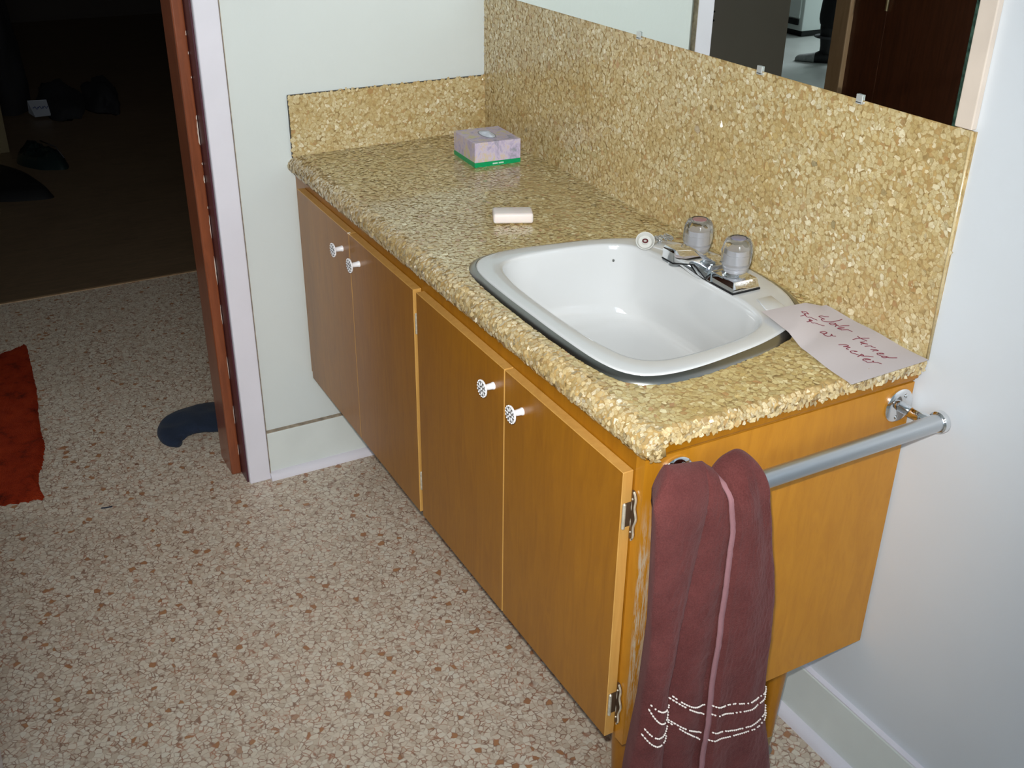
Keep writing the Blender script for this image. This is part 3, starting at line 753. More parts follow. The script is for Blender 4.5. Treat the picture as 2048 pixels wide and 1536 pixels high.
tx = Vector((.006, .108, 0)).normalized(); tz = Vector((-.1225, .031, 0)); ty = Vector((tx.y, -tx.x, 0))*-1   # tx along the front face, ty away from the viewer
A0 = Vector((.2705, -.1632, 0))                # front left bottom corner
tc = A0 + tx*.0545 + ty*.058
tb = thing('tissue_box', 'pastel flowered tissue box with a green band, by the back corner', 'tissue box', (tc.x, tc.y, H+.0035))
zt = H+.0035
b = B(); oriented_box(b, tc, tx, ty, .0545, .0575, zt+.0105, zt+.0535, .0006, seg=1); ob('carton', b, M_BOX, tb)
b = B(); oriented_box(b, tc, tx, ty, .0547, .0577, zt, zt+.0105, .0004, seg=1); ob('green_band', b, M_GREEN, tb)
b = B()
def oval(hx, hy, n=28): return [tc + tx*math.cos(2*PI*i/n)*hx + ty*math.sin(2*PI*i/n)*hy for i in range(n)]
prism(b, [p + Vector((0, 0, zt+.0534)) for p in oval(.0165, .034)], (0, 0, .0008)); ob('opening_edge', b, plain('grey_film', (.30, .30, .36), rough=.25), tb)
b = B()
def tis(u, v):
    a = 2*PI*u; r = v; z = zt+.0545 + .0045*(1-r*r) + .0012*math.sin(3*a)*r*(1-r)*4
    p = tc + tx*math.cos(a)*.0140*r + ty*math.sin(a)*.031*r; return Vector((p.x, p.y, z))
grid(b, 28, 7, tis, closeu=True); bmesh.ops.remove_doubles(b, verts=b.verts, dist=1e-5); ob('tissue', b, M_TISSUE, tb, smooth=True)
b = B(); x = -.012    # two short rows of tiny white capitals, too small to read
for wd in (5, 5):
    for k in range(wd):
        c = tc - ty*.0582 + tx*(x); 
        for sgm in ((0, .0035), (.0012, .0035)):
            q = c + tx*sgm[0]; oriented_box(b, q, tx, ty, .00035, .00025, zt+.0040, zt+.0072, 0)
        oriented_box(b, c + tx*.0006, tx, ty, .0007, .00025, zt+(.0040 if k % 2 else .0052), zt+(.0047 if k % 2 else .0059), 0)
        x += .0024
    x += .0022
ob('white_print', b, M_WHITE, tb)['kind'] = 'stuff'

TEXT = [[(1.2085,-.0335),(1.2046,-.0424),(1.206,-.052),(1.2091,-.0501),(1.2117,-.0449),(1.2122,-.0523),(1.2167,-.053),(1.2234,-.0427),(1.2245,-.0298),(1.2241,-.021)],[(1.2303,-.0403),(1.2272,-.0436),(1.2259,-.0486),(1.229,-.0494),(1.2318,-.048),(1.2316,-.043),(1.2304,-.04)],[(1.2318,-.0414),(1.2349,-.0433),(1.2388,-.0491)],[(1.2458,-.0275),(1.2418,-.0354),(1.2398,-.0425),(1.2356,-.0419),(1.2367,-.0451),(1.2383,-.0487)],[(1.2453,-.0498),(1.2484,-.0398),(1.2453,-.0444),(1.2444,-.0493),(1.2471,-.0502),(1.2504,-.0478)],[(1.2519,-.05),(1.2555,-.0405),(1.2597,-.0403),(1.2644,-.0395)],
[(1.2023,-.07),(1.1968,-.0712),(1.1944,-.0772),(1.198,-.0785),(1.2009,-.0756),(1.2018,-.0696)],[(1.2055,-.0897),(1.2047,-.0818),(1.2018,-.0778),(1.2063,-.0799),(1.2094,-.0779),(1.209,-.0734),(1.2152,-.0641)],[(1.2195,-.0892),(1.2184,-.0834),(1.2137,-.0791),(1.217,-.0753),(1.216,-.0799),(1.2217,-.0796),(1.2217,-.0742),(1.2287,-.0612)],[(1.2486,-.0748),(1.244,-.0759),(1.2425,-.0827),(1.2471,-.0829),(1.2508,-.0796),(1.2494,-.0759),(1.2507,-.0823),(1.2527,-.0848),(1.2584,-.0841)],[(1.2593,-.085),(1.2608,-.0796),(1.2567,-.0734),(1.2617,-.0765),(1.2654,-.0732)],
[(1.2885,-.0902),(1.2926,-.0809),(1.2973,-.0793),(1.2955,-.0876),(1.2982,-.0836),(1.3018,-.0804),(1.3014,-.086),(1.3033,-.0885),(1.3063,-.0875)],[(1.3135,-.0839),(1.3155,-.0799),(1.3132,-.081),(1.3107,-.0851),(1.3112,-.089),(1.3157,-.09),(1.3196,-.0872),(1.3243,-.0853)],[(1.3272,-.0905),(1.3256,-.0839),(1.3239,-.0789),(1.3287,-.0804),(1.3269,-.0839),(1.3298,-.0808),(1.3327,-.0751),(1.3376,-.07)],[(1.3375,-.0872),(1.3425,-.0803),(1.3383,-.082),(1.3361,-.0864),(1.3376,-.0905),(1.3405,-.0908),(1.3443,-.0893)],[(1.346,-.0918),(1.3493,-.0832),(1.3467,-.0799),(1.35,-.0829),(1.3534,-.0788),(1.3594,-.0764)],
[(1.2801,-.0448),(1.287,-.0455),(1.2927,-.0444),(1.2978,-.0434)],[(1.2852,-.0591),(1.2855,-.0509),(1.2888,-.0419),(1.2929,-.0336)],[(1.2982,-.0478),(1.2963,-.0551),(1.3,-.053),(1.3052,-.0491),(1.3008,-.0552),(1.3021,-.0589)],[(1.3084,-.0578),(1.3112,-.0487),(1.3136,-.049),(1.3186,-.0467)],[(1.3192,-.0574),(1.323,-.0505),(1.3264,-.0492),(1.3235,-.0544),(1.3246,-.0582)],[(1.3343,-.0553),(1.3377,-.05),(1.3345,-.0501),(1.3322,-.0551),(1.3332,-.0585),(1.3369,-.0586),(1.3401,-.0572)],[(1.3454,-.0519),(1.3418,-.0563),(1.3428,-.0592),(1.3468,-.0587),(1.3479,-.0518),(1.3457,-.0536),(1.3504,-.0517),(1.3558,-.0425)]]
def note_z(x, y):
    over = max(0, 1-abs(rad(OUT, math.atan2(y-SY, x-SX) % (2*PI)) - math.hypot(x-SX, y-SY))/.03) if math.hypot(x-SX, y-SY) < .33 else 0
    return H + .0036 + (.0112 if in_sink(x, y, .004) else .0112*over) - .0035*max(0, min(1, (x-1.2)/.17))*(1 if y > -.3 else 0) + .0008*math.sin(x*60)
pn = thing('handwritten_note', 'white paper note lettered in red pen, on the worktop corner', 'note', (1.28, -.08, H))
PA, PB_, PC, PD = Vector((1.1737, -.006)), Vector((1.1650, -.1327)), Vector((1.3865, -.1600)), Vector((1.3820, -.0075))
b = B()
def sheet(u, v, dz=0):
    p = PA.lerp(PD, u).lerp(PB_.lerp(PC, u), v); return Vector((p.x, p.y, note_z(p.x, p.y)+dz))
grid(b, 40, 26, lambda u, v: sheet(u, v)); ob('sheet', b, M_PAPER, pn, smooth=True)
b = B()
for s in TEXT:
    q = spline(s, 4, closed=False); tube(b, [Vector((x, y, note_z(x, y)+.0006)) for x, y in q], .00082, 5, flat=.4, up=(0, 0, 1))
ob('handwriting', b, M_INK, pn)['label'] = 'red handwriting: Water turned off at meter'

# ------------------------------------------------------------------ vanity cabinet
vc = thing('vanity_cabinet', 'varnished maple vanity cabinet with four doors under the worktop', 'cabinet', (.68, -.24, 0))
FY, DYF = -.478, -.495        # face frame front, door front
ZBOT = .266
def ztop(x): return .7485 - .0105*x
def zbot(x): return interp([(0, .2800), (.36, .2745), (.68, .2700), (1.36, .2700)], x)
b = B(); prism(b, [(1.342, 0, .2684), (1.342, FY+.0, .2640), (1.342, FY, .7595), (1.342, 0, .7570)], (.0185, 0, 0)); ob('side_panel', b, M_MAPLE_LIT, vc)
b = B(); box(b, 1.3605, 1.3655, FY-.001, .0, .7655, .7815, .0012); ob('edge_moulding', b, M_MAPLE, vc)
b = B()
for x0, x1 in ((.001, .062), (.672, .700), (1.330, 1.3418)): box(b, x0, x1, FY, FY+.018, .267, .760)
box(b, .062, .672, FY, FY+.018, .730, .760); box(b, .700, 1.330, FY, FY+.018, .726, .760)
box(b, .062, .672, FY, FY+.018, .267, .287); box(b, .700, 1.330, FY, FY+.018, .267, .287)
ob('face_frame', b, M_MAPLE, vc)
ob('bottom_panel', box(B(), .002, 1.341, FY+.019, -.002, .268, .282), M_MAPLE, vc)
ob('back_rail', box(B(), .002, 1.341, -.006, -.002, .283, .755), M_MAPLE, vc)
b = B(); box(b, .002, 1.3605, FY, FY+.02, .7602, .7805); box(b, 1.342, 1.3605, FY+.02, -.001, .7602, .7805)
ob('top_rail', b, M_MAPLE, vc)
def hinge(door, x, z, s):
    """s: +1 knuckle on the right of the door"""
    b = B()
    # knuckle wrapped on the door edge
    lathe(b, (x+s*.0028, DYF+.0035, z-.021), (0, 0, 1), [(0, .0008), (.002, .0026), (.040, .0026), (.042, .0008)], n=10)
    box(b, min(x, x+s*.0016), max(x, x+s*.0016), DYF+.004, DYF+.0165, z-.019, z+.019, .0005, mi=1)
    tube(b, [(x+s*.0030, DYF+.0165, z-.030), (x+s*.0030, DYF+.0150, z-.012), (x+s*.0030, DYF+.0165, z), (x+s*.0030, DYF+.0150, z+.012), (x+s*.0030, DYF+.0165, z+.030)], .0010, 6)
    # wavy ornamental plate on the frame
    pts = []; n = 26
    half = []
    for i in range(n+1):
        t = i/n; wv = .0030 + .0062*math.sin(t*PI)**.7 + .0034*math.sin(t*PI*2.5+.9)**2
        half.append((t, max(.0012, wv)))
    poly = [(x+s*(.0025+w), FY-.0022, z-.038+.076*t) for t, w in half] + [(x+s*.0022, FY-.0022, z+.038), (x+s*.0022, FY-.0022, z-.038)]
    prism(b, poly, (0, .0022, 0), 1)
    tube(b, [(x+s*(.0025+w), FY-.0028, z-.038+.076*t) for t, w in half], .0016, 6)
    for dz in (-.026, .026): ball(b, (x+s*.0055, FY-.003, z+dz), .0017, sub=1)
    ob('hinge', b, [M_BRASSP, M_BRASSD], door, smooth=40)
def knob(door, x, z):
    b = B(); lathe(b, (x, DYF, z), (0, -1, 0), [(0, .0062), (.002, .0062), (.0035, .0054), (.014, .0048), (.0165, .006), (.0180, .0120), (.0190, .0142), (.0205, .0145), (.0215, .0138)], n=32)
    for f in b.faces: f.material_index = 0
    lathe(b, (x, DYF-.0214, z), (0, -1, 0), [(0, .0128), (.0002, .0125), (.0001, .0)], n=32, mi=1)
    for i in range(8):   # embossed petals
        a = i*PI/4; c = (x+math.cos(a)*.0082, DYF-.0218, z+math.sin(a)*.0082)
        t = bmesh.new(); bmesh.ops.create_icosphere(t, subdivisions=1, radius=1)
        for v in t.verts:
            r, q = v.co.x*.0040, v.co.z*.0021; v.co = Vector((c[0]+math.cos(a)*r-math.sin(a)*q, c[1]+v.co.y*.0011, c[2]+math.sin(a)*r+math.cos(a)*q))
        merge(b, t, 0)
    ball(b, (x, DYF-.0218, z), .0028, 0, sy=.5, sub=1)
    for i in range(16):
        a = i*PI/8; ball(b, (x+math.cos(a)*.0134, DYF-.0212, z+math.sin(a)*.0134), .0016, 0, sub=1)
    ob('knob', b, [M_KNOB, M_KNOBD], door, smooth=40)
doors = [(.0600, .3695, None, None, .3290), (.3700, .6795, .6795, 1, .4200), (.6925, 1.0170, None, None, .9830), (1.0195, 1.3385, 1.3385, 1, 1.0750)]
for k, (x0, x1, hx, hs, kx) in enumerate(doors):
    b = B(); t = bmesh.new()
    vs = [t.verts.new((x, y, z)) for x in (x0, x1) for y in (DYF, FY-.0005) for z in ((zbot(x), ztop(x)))]
    for f in ((0,1,3,2),(4,6,7,5),(0,4,5,1),(2,3,7,6),(0,2,6,4),(1,5,7,3)): t.faces.new([vs[i] for i in f])
    bmesh.ops.bevel(t, geom=t.edges[:], offset=.0008, segments=1, affect='EDGES')
    for f in t.faces:
        n = f.normal; t.normal_update()
    t.normal_update()
    for f in t.faces: f.material_index = 0 if f.normal.y < -.8 else 1
    merge(b, t)
    dr = ob('cabinet_door', b, [M_MAPLE, M_EDGE], vc)
    dr['label'] = ['door farthest from the towel, against the left wall', 'door whose right edge overhangs the centre stile', 'door just right of the centre stile', 'door nearest the towel'][k]
    knob(dr, kx, .700 if k == 0 else .6985 if k == 1 else .694)
    if hs:
        hinge(dr, hx, .676 if k == 1 else .667, 1); hinge(dr, hx, .343 if k == 1 else .334, 1)
b = B(); box(b, .3690, .3700, DYF-.002, DYF+.004, .7445, .7475); ob('catch', b, M_BRASSP, vc)
for lx, ly in ((1.288, -.105), (1.300, -.430)):
    b = B(); lathe(b, (lx, ly, .0), (0, 0, 1), [(.040, .0115), (.10, .0138), (.19, .0180), (.262, .0205), (.2665, .0205)], n=28); lg = ob('leg', b, M_MAPLE, vc, smooth=40)
    b = B(); lathe(b, (lx, ly, 0), (0, 0, 1), [(.010, .0085), (.030, .0112), (.041, .0122), (.042, .0110)], n=24); ob('ferrule', b, M_BRASS, lg, smooth=40)
    b = B(); lathe(b, (lx, ly, 0), (0, 0, 1), [(0.0005, .0150), (.003, .0155), (.006, .012), (.010, .006), (.012, .004)], n=24); ob('glide', b, M_STEEL, lg, smooth=40)

# ------------------------------------------------------------------ mirror
mr = thing('mirror', 'large frameless wall mirror above the tall splash panel', 'mirror', (.68, -.004, 1.1265))
ob('glass', box(B(), .001, 1.3365, -.0045, .0035, 1.1270, 2.0), M_MIRROR, mr)
ob('bevelled_edge', box(B(), 1.3367, 1.3415, -.0042, .0035, 1.1270, 2.0), M_MEDGE, mr)
for cx in (.6225, .957, 1.1735):
    b = B(); box(b, cx-.006, cx+.006, -.0075, -.0048, 1.122, 1.1345, .0008); box(b, cx-.006, cx+.006, -.0075, 0, 1.121, 1.1245, .0006)
    ob('mirror_clip', b, plain('clear_clip', (.62, .64, .62), rough=.1, metal=.4), mr)
box(b := B(), 1.3425, 1.3700, -.0065, WY-.0002, 1.1285, 2.02, .0015); struct('trim_mirror_board', b, M_CREAM)

# ------------------------------------------------------------------ towel bar and towel
br = thing('towel_bar', 'aluminium towel bar screwed to the right side of the cabinet', 'towel bar', (1.361, -.23, .73))
for y in (-.0280, -.4280):
    b = B(); lathe(b, (1.3606, y, .7262), (1, 0, 0), [(0, .0265), (.0035, .0265), (.0060, .0240), (.0072, .0180), (.0078, .0)], n=36); pl = ob('mounting_plate', b, M_CHROME, br, smooth=35)
    for s in (1, -1):
        b = B(); ball(b, (1.3680, y + s*.006, .7262 + s*.0165), .0036, sx=.6, sub=2); ob('screw', b, M_CHROME, pl, smooth=True)
    b = B(); tube(b, [(1.366, y, .7262), (1.395, y, .7265), (1.424, y, .7300)], [.0082, .0078, .0082], 16); ob('post', b, M_CHROME, br, smooth=True)
ob('bar', lathe(B(), (1.430, -.452, .7300), (0, 1, 0), [(0, .0128), (.436, .0128)], n=32), M_ALU, br, smooth=40)
for y, s in ((-.0155, 1), (-.4520, -1)):
    b = B(); lathe(b, (1.430, y, .7300), (0, s, 0), [(-.010, .0140), (-.008, .0160), (.0, .0163), (.003, .0140), (.0045, .009), (.005, 0)], n=32); ob('end_cap', b, M_CHROME, br, smooth=40)

tw = thing('towel', 'dusty rose bath towel folded over the left end of the bar', 'towel', (1.43, -.42, .73))
yL = [(.14, -.548), (.305, -.540), (.339, -.5370), (.43, -.5260), (.558, -.5205), (.70, -.5260), (.80, -.5330)]
def tuck(u, x): return max(0, 1.452-x)*.62*(1-u)**4
yC = [(.14, -.470), (.31, -.4792), (.416, -.4840), (.469, -.4836), (.56, -.4752), (.64, -.4655), (.75, -.4484), (.80, -.4440)]
yF_ = [(.14, -.426), (.28, -.4231), (.42, -.4219), (.49, -.4204), (.60, -.4176), (.70, -.4165), (.75, -.4255), (.795, -.4420), (.83, -.450)]
yR = [(.14, -.262), (.20, -.270), (.32, -.297), (.38, -.3110), (.55, -.3190), (.64, -.3400), (.68, -.3490), (.76, -.3680), (.80, -.3730)]
def ztopu(u):   # height of the top fold across the width
    if u < .44: k = max(0, u/.44); return .750 + .052*min(1, (k+.02)/.14)**.5*(1-.5*k)*min(1, (1.001-k)/.10)**.4
    k = min(1, (u-.44)/.56); return .744 + .038*math.sin(PI*k)**.34 + .014*k
ZLOW = .150
def tw_y(u, z):
    a, c, f, r = interp(yL, z), interp(yC, z), interp(yF_, z), interp(yR, z)
    if u < .25: return a + (c-a)*u/.25
    if u < .44: return c + (f-c)*(u-.25)/.19
    return f + (r-f)*(u-.44)/.56
def tw_x(u, z):
    lo = min(1, max(0, (.74-z)/.25)); x = .030
    if u < .25: x += .018*math.sin(PI*u/.25)**.6*(.6+.4*lo) - .004
    elif u < .44: k = (u-.25)/.19; x += .011*math.sin(PI*min(1, k*1.1))*lo + .004*k - .012*(1-k)*lo
    else: k = (u-.44)/.56; x += .020*min(1, k*9)**.5*(1-.25*k) + .003*math.sin(k*9+z*6) - (.012*max(0, (k-.85)/.15)**2)
    p = Vector((u*.5, z, 0)); return x + .003*noise.noise(p*14) + .0011*noise.noise(p*90)
def towel_pt(u, v):
    """v 0: front hem, .70: shoulder, .80: crown, 1: back hem"""
    if v < .72:
        z = ZLOW + (.735-ZLOW)*(v/.72); return Vector((1.430 + tw_x(u, z), tw_y(u, z), z))
    if v < .86:
        a = (v-.72)/.14*PI; xf = tw_x(u, .735); top = ztopu(u)-.735
        x = math.cos(a)*(xf if a < PI/2 else .019); z = .735 + math.sin(a)**.85*top
        return Vector((1.430 + x, tw_y(u, min(.76, z)) + tuck(u, 1.430+x) + .004*noise.noise(Vector((u*6, a, 0))), z))
    k = (v-.86)/.14; z = .735 - k*.30
    return Vector((1.430 - .019 + .002*noise.noise(Vector((u*7, z*9, 2))), tw_y(u, max(z, .50)) + tuck(u, 1.405)*1.2, z))
b = B()
NU, NV = 170, 260
vs = grid(b, NU, NV, towel_pt)
# side walls give the folded towel its thickness
for side in (0, NU-1):
    col = vs[side]; i, j = 0, NV-1
    prev = (col[0], None)
def side_strip(b, side):
    k0 = int(NV*.72); k1 = int(NV*.86)
    front = vs[side][:k0]; sg = .0215 if side == 0 else -.004
    inner = [b.verts.new(Vector((1.4180, v.co.y + sg, v.co.z))) for v in front]
    for a in range(len(front)-1): b.faces.new((front[a], front[a+1], inner[a+1], inner[a]))
    b.faces.new([front[-1]] + vs[side][k0:k1] + [inner[-1]])
side_strip(b, 0); side_strip(b, NU-1)
bmesh.ops.recalc_face_normals(b, faces=b.faces)
tb_ = ob('folded_cloth', b, M_TERRY, tw, smooth=True)
def surf(u, z, off=.0016):
    p = Vector((1.430 + tw_x(u, z), tw_y(u, z), z)); return p + Vector((off, 0, 0))
b = B()   # pale selvedge along the centre fold
q = []
for i in range(90):
    t = i/89; z = .768 - t*(.768-ZLOW); 
    if z > .735: uu = .449+.020*(z-.735)/.03; p = towel_pt(uu, .72+.14*math.asin(min(1, ((z-.735)/max(.01, ztopu(uu)-.735)))**(1/.85))/PI); q.append(p + Vector((.003, 0, .001)))
    else: q.append(surf(.449, z, .0032))
tube(b, q, .0052, 8, flat=.45, up=(1, 0, 0)); ob('selvedge', b, M_PINKH, tw, smooth=True)
# four pairs of woven stripe lines on each of the three folds: (u range, z at left/mid/right)
ST = [[(.45, 1, (.4156, .400, .3928)), (.45, 1, (.401, .384, .3830)), (.45, 1, (.3694, .352, .3537)), (.45, 1, (.3528, .342, .3419))],
      [(.27, .435, (.4458, .4236, .412)), (.26, .435, (.4414, .4189, .3946)), (.26, .435, (.4032, .381, .3598)), (.26, .435, (.3992, .3744, .346))],
      [(.03, .235, (.458, .4430, .4430)), (.02, .235, (.452, .4240, .4280)), (.01, .235, (.418, .3990, .4030)), (.0, .235, (.409, .3850, .3840))]]
for li in range(4):
    b = B()
    for fold in ST:
        u0, u1, (za, zb, zc) = fold[li]; n = 34 if u0 > .4 else 16
        for i in range(n):
            if random.random() < .12: continue
            t = (i+.5)/n; z = za*(1-t)*(1-2*t) + zb*4*t*(1-t) + zc*t*(2*t-1)
            p = surf(u0+(u1-u0)*t, z, .0022)
            t2 = min(1, t+.8/n); z2 = za*(1-t2)*(1-2*t2) + zb*4*t2*(1-t2) + zc*t2*(2*t2-1)
            p2 = surf(u0+(u1-u0)*t2, z2, .0022)
            tube(b, [p, (p+p2)/2 + Vector((.0008, 0, 0)), p2], [.0008, .0015, .0008], 5)
    ob('woven_stripe', b, M_STRIPE, tw, smooth=True)

# ------------------------------------------------------------------ things on the floor
def puddle(name, pts, h, mat, label, cat, z0=.001, jag=.0, amp=.01, fr=12, rings=9, flat=.35, wrinkle=.0):
    poly = spline(pts, 8); n = len(poly)
    cx = sum(p[0] for p in poly)/n; cy = sum(p[1] for p in poly)/n
    b = B(); rows = []
    for k in range(rings+1):
        t = k/rings; s = 1 - t
        row = []
        for i, (x, y) in enumerate(poly):
            jx = jag*noise.noise(Vector((x*140, y*140, 3))) if k < 2 else 0
            px, py = cx + (x-cx)*s*(1+jx), cy + (y-cy)*s*(1+jx)
            z = z0 + h*(1-s**2)**flat if k else z0
            z += amp*max(0, noise.noise(Vector((px*fr, py*fr, 1))))*(1-s**4) + wrinkle*abs(noise.noise(Vector((px*fr*3, py*fr*3, 7))))*(1-s**4)
            row.append(b.verts.new((px, py, z)))
        rows.append(row)
    for r0, r1 in zip(rows, rows[1:]):
        for i in range(n): b.faces.new((r0[i], r0[(i+1) % n], r1[(i+1) % n], r1[i]))
    bmesh.ops.remove_doubles(b, verts=b.verts, dist=1e-5)
    return tag(ob(name, b, mat, None, smooth=True, origin=(cx, cy, 0)), label, cat)
# rust rug at the left, most of it outside the frame
rp = [(-.98, -1.30), (-1.046, -1.128), (-1.070, -1.076), (-1.083, -1.054), (-1.00, -1.052), (-.917, -1.056), (-.80, -1.060), (-.678, -1.069), (-.56, -1.081), (-.468, -1.0855), (-.425, -1.085), (-.385, -1.0918), (-.345, -1.098), (-.311, -1.1068), (-.27, -1.120), (-.229, -1.125), (-.19, -1.127), (-.155, -1.123), (-.158, -1.15), (-.162, -1.177), (-.168, -1.22), (-.20, -1.34), (-.25, -1.62), (-.6, -1.66), (-.92, -1.60)]
puddle('rug', rp, .007, M_RUG, 'rust-red shaggy rug on the hallway floor at left', 'rug', jag=.035, amp=.006, fr=9, flat=.25, rings=14, wrinkle=.004)
# navy sock by the door jamb
b = B()
path = [(-.244, -.776, .010, .012), (-.262, -.785, .016, .030), (-.290, -.778, .019, .044), (-.312, -.760, .021, .056), (-.326, -.735, .022, .064), (-.330, -.700, .021, .070), (-.326, -.665, .020, .078), (-.322, -.620, .019, .086), (-.318, -.575, .016, .082), (-.316, -.545, .009, .060)]
path = spline(path, 6, closed=False)
rings = []
for i, (x, y, h, w_) in enumerate(path):
    x2, y2 = path[min(i+1, len(path)-1)][:2]; x1, y1 = path[max(i-1, 0)][:2]
    d_ = Vector((x2-x1, y2-y1, 0)).normalized(); u_ = Vector((-d_.y, d_.x, 0))
    ring = []
    for k in range(20):
        a = 2*PI*k/20; p = Vector((x, y, h)) + u_*math.cos(a)*w_ + Vector((0, 0, math.sin(a)*h*.95))
        p += Vector((0, 0, .009*noise.noise(p*24) if math.sin(a) > 0 else 0)); p.z = max(.0006, p.z); ring.append(b.verts.new(p))
    rings.append(ring)
for r0, r1 in zip(rings, rings[1:]):
    for k in range(20): b.faces.new((r0[k], r0[(k+1) % 20], r1[(k+1) % 20], r1[k]))
b.faces.new(rings[0]); b.faces.new(rings[-1])
tag(ob('sock', b, M_NAVY, None, smooth=True, origin=(-.32, -.68, 0)), 'navy blue sock dropped on the floor behind the door jamb', 'sock')
b = B(); tube(b, [(-.0455, -1.0096, .002), (-.040, -.998, .0032), (-.041, -.985, .002)], .0016, 6); tag(ob('thread', b, M_NAVY, None, smooth=True, origin=(-.042, -1, 0)), 'tiny navy thread on the floor by the threshold seam', 'thread')

# dark room beyond the hall
def heap(name, cx, cy, rx, ry, h, mat, label, cat, group=None, seed=0, amp=.35, sub=4):
    b = B(); bmesh.ops.create_icosphere(b, subdivisions=sub, radius=1)
    for v in b.verts:
        p = v.co.copy(); k = 1 + amp*noise.noise(p*1.6 + Vector((seed, 0, 0))) + amp*.5*abs(noise.noise(p*4 + Vector((seed, 3, 0))))
        v.co = Vector((cx + p.x*rx*k, cy + p.y*ry*k, max(.001, h*max(0, p.z)*k + .001)))
    return tag(ob(name, b, mat, None, smooth=True, origin=(cx, cy, 0)), label, cat, group)
heap('clothes', -4.22, -.485, .30, .112, .12, M_BLACK, 'larger heap of crumpled black clothes on the dark room floor', 'clothes', 'heaps of black clothes', seed=1)
heap('clothes', -4.20, -.262, .26, .092, .125, M_BLACK, 'smaller heap of crumpled black clothes, right of the larger heap', 'clothes', 'heaps of black clothes', seed=5)
puddle('plastic_bag', [(-3.32, -.80), (-3.42, -.74), (-3.30, -.685), (-3.10, -.625), (-2.97, -.635), (-2.98, -.70), (-3.02, -.76), (-3.16, -.83)], .05, M_BAG, 'dark green plastic bag lying flat on the dark floor', 'bag', amp=.03, fr=14, wrinkle=.03)
b = B(); tube(b, [(-3.26, -.705, .072), (-3.12, -.655, .070), (-2.99, -.640, .050)], .0022, 6); tag(ob('cord', b, M_GREYC, None, smooth=True, origin=(-3.1, -.66, 0)), 'thin pale cord lying along the dark green bag', 'cord')
puddle('travel_bag', [(-3.20, -.96), (-3.10, -.905), (-2.90, -.815), (-2.62, -.758), (-2.55, -.765), (-2.56, -.86), (-2.60, -.97), (-2.75, -1.2), (-3.1, -1.2)], .055, M_BLACK2, 'black soft bag at the left edge, nearest on the dark floor', 'bag', amp=.02, fr=6)
bx = thing('cardboard_box', 'tall tan box standing at the far left in the dark room', 'box', (-3.6, -1.06, 0))
b = B(); box(b, -3.82, -3.38, -1.26, -.838, .0, .50, .004); ob('carton', b, M_CARD, bx)
b = B(); box(b, -3.82, -3.38, -1.26, -1.055, .5002, .506, .002); box(b, -3.82, -3.38, -1.045, -.838, .5002, .506, .002); ob('flap', b, M_CARD, bx)
# tall dark coat slumped over a stool-like form
b = B()
def coat(u, v):
    a = 2*PI*u; r = 1 - .55*v**2.2 + .18*noise.noise(Vector((math.cos(a)*2, math.sin(a)*2, v*4)))
    if v > .96: r *= .2
    return Vector((-4.30 + math.cos(a)*.20*r, -.745 + math.sin(a)*.125*r, .006 + .72*v))
grid(b, 40, 30, coat, closeu=True); tag(ob('coat', b, M_BLACK, None, smooth=True, origin=(-4.3, -.75, 0)), 'black coat slumped upright at the far left in the dark room', 'coat')
nt_ = thing('price_tag', 'small pale note marked in blue, against the slumped coat', 'note', (-4.05, -.60, .02))
b = B(); prism(b, [(-4.10, -.660, .012), (-4.00, -.640, .010), (-3.995, -.560, .012), (-4.10, -.560, .075), (-4.12, -.655, .075)], (.002, 0, .001)); ob('card', b, M_NOTE, nt_)
b = B()
for k in range(3): tube(b, [(-4.04+.01*k, -.64+.024*k, .050), (-4.035, -.63+.024*k, .058), (-4.02, -.622+.024*k, .046), (-4.03, -.615+.024*k, .056)], .0022, 5)
ob('pen_marks', b, M_BLUEINK, nt_)

# dark object hanging on the hallway wall (seen in the mirror)
cb = thing('hanging_bag', 'dark bag hanging on the grey hallway wall, in the mirror', 'bag', (-1.45, -1.80, .72))
b = B()
grid(b, 24, 16, lambda u, v: Vector((-1.4525 + .045*math.sin(PI*u)**.5*math.sin(PI*min(.999, max(.001, v)))**.35, -1.71 - .115*u + .006*math.sin(v*9), .722 + .34*v)))
ob('bag_body', b, M_BLACK, cb, smooth=True)
for z in (.722, .758):
    b = B(); tube(b, [(-1.448, -1.81, z), (-1.440, -1.835, z-.003), (-1.440, -1.852, z+.001)], [.009, .008, .004], 8); ob('strap_end', b, M_BLACK, cb, smooth=True)

# kitchen seen in the mirror
kc = thing('kitchen_cabinet', 'white enamelled kitchen unit reflected behind the person', 'cabinet', (-4.4, -5.3, 0))
b = B(); box(b, -4.75, -4.085, -5.75, -4.862, .045, .90, .006); ob('body', b, M_KWHITE, kc)
b = B(); box(b, -4.72, -4.11, -5.72, -4.89, .001, .045); ob('plinth', b, M_BLACK2, kc)
b = B(); box(b, -4.74, -4.115, -4.862, -4.850, .135, .88, .004); ob('door', b, M_KWHITE, kc)
b = B(); box(b, -4.74, -4.125, -4.8615, -4.846, .085, .127, .002); ob('drawer_gap', b, M_BLACK2, kc)
b = B(); box(b, -4.77, -4.07, -5.78, -4.84, .90, .935, .004); ob('top', b, M_KFLOOR, kc)

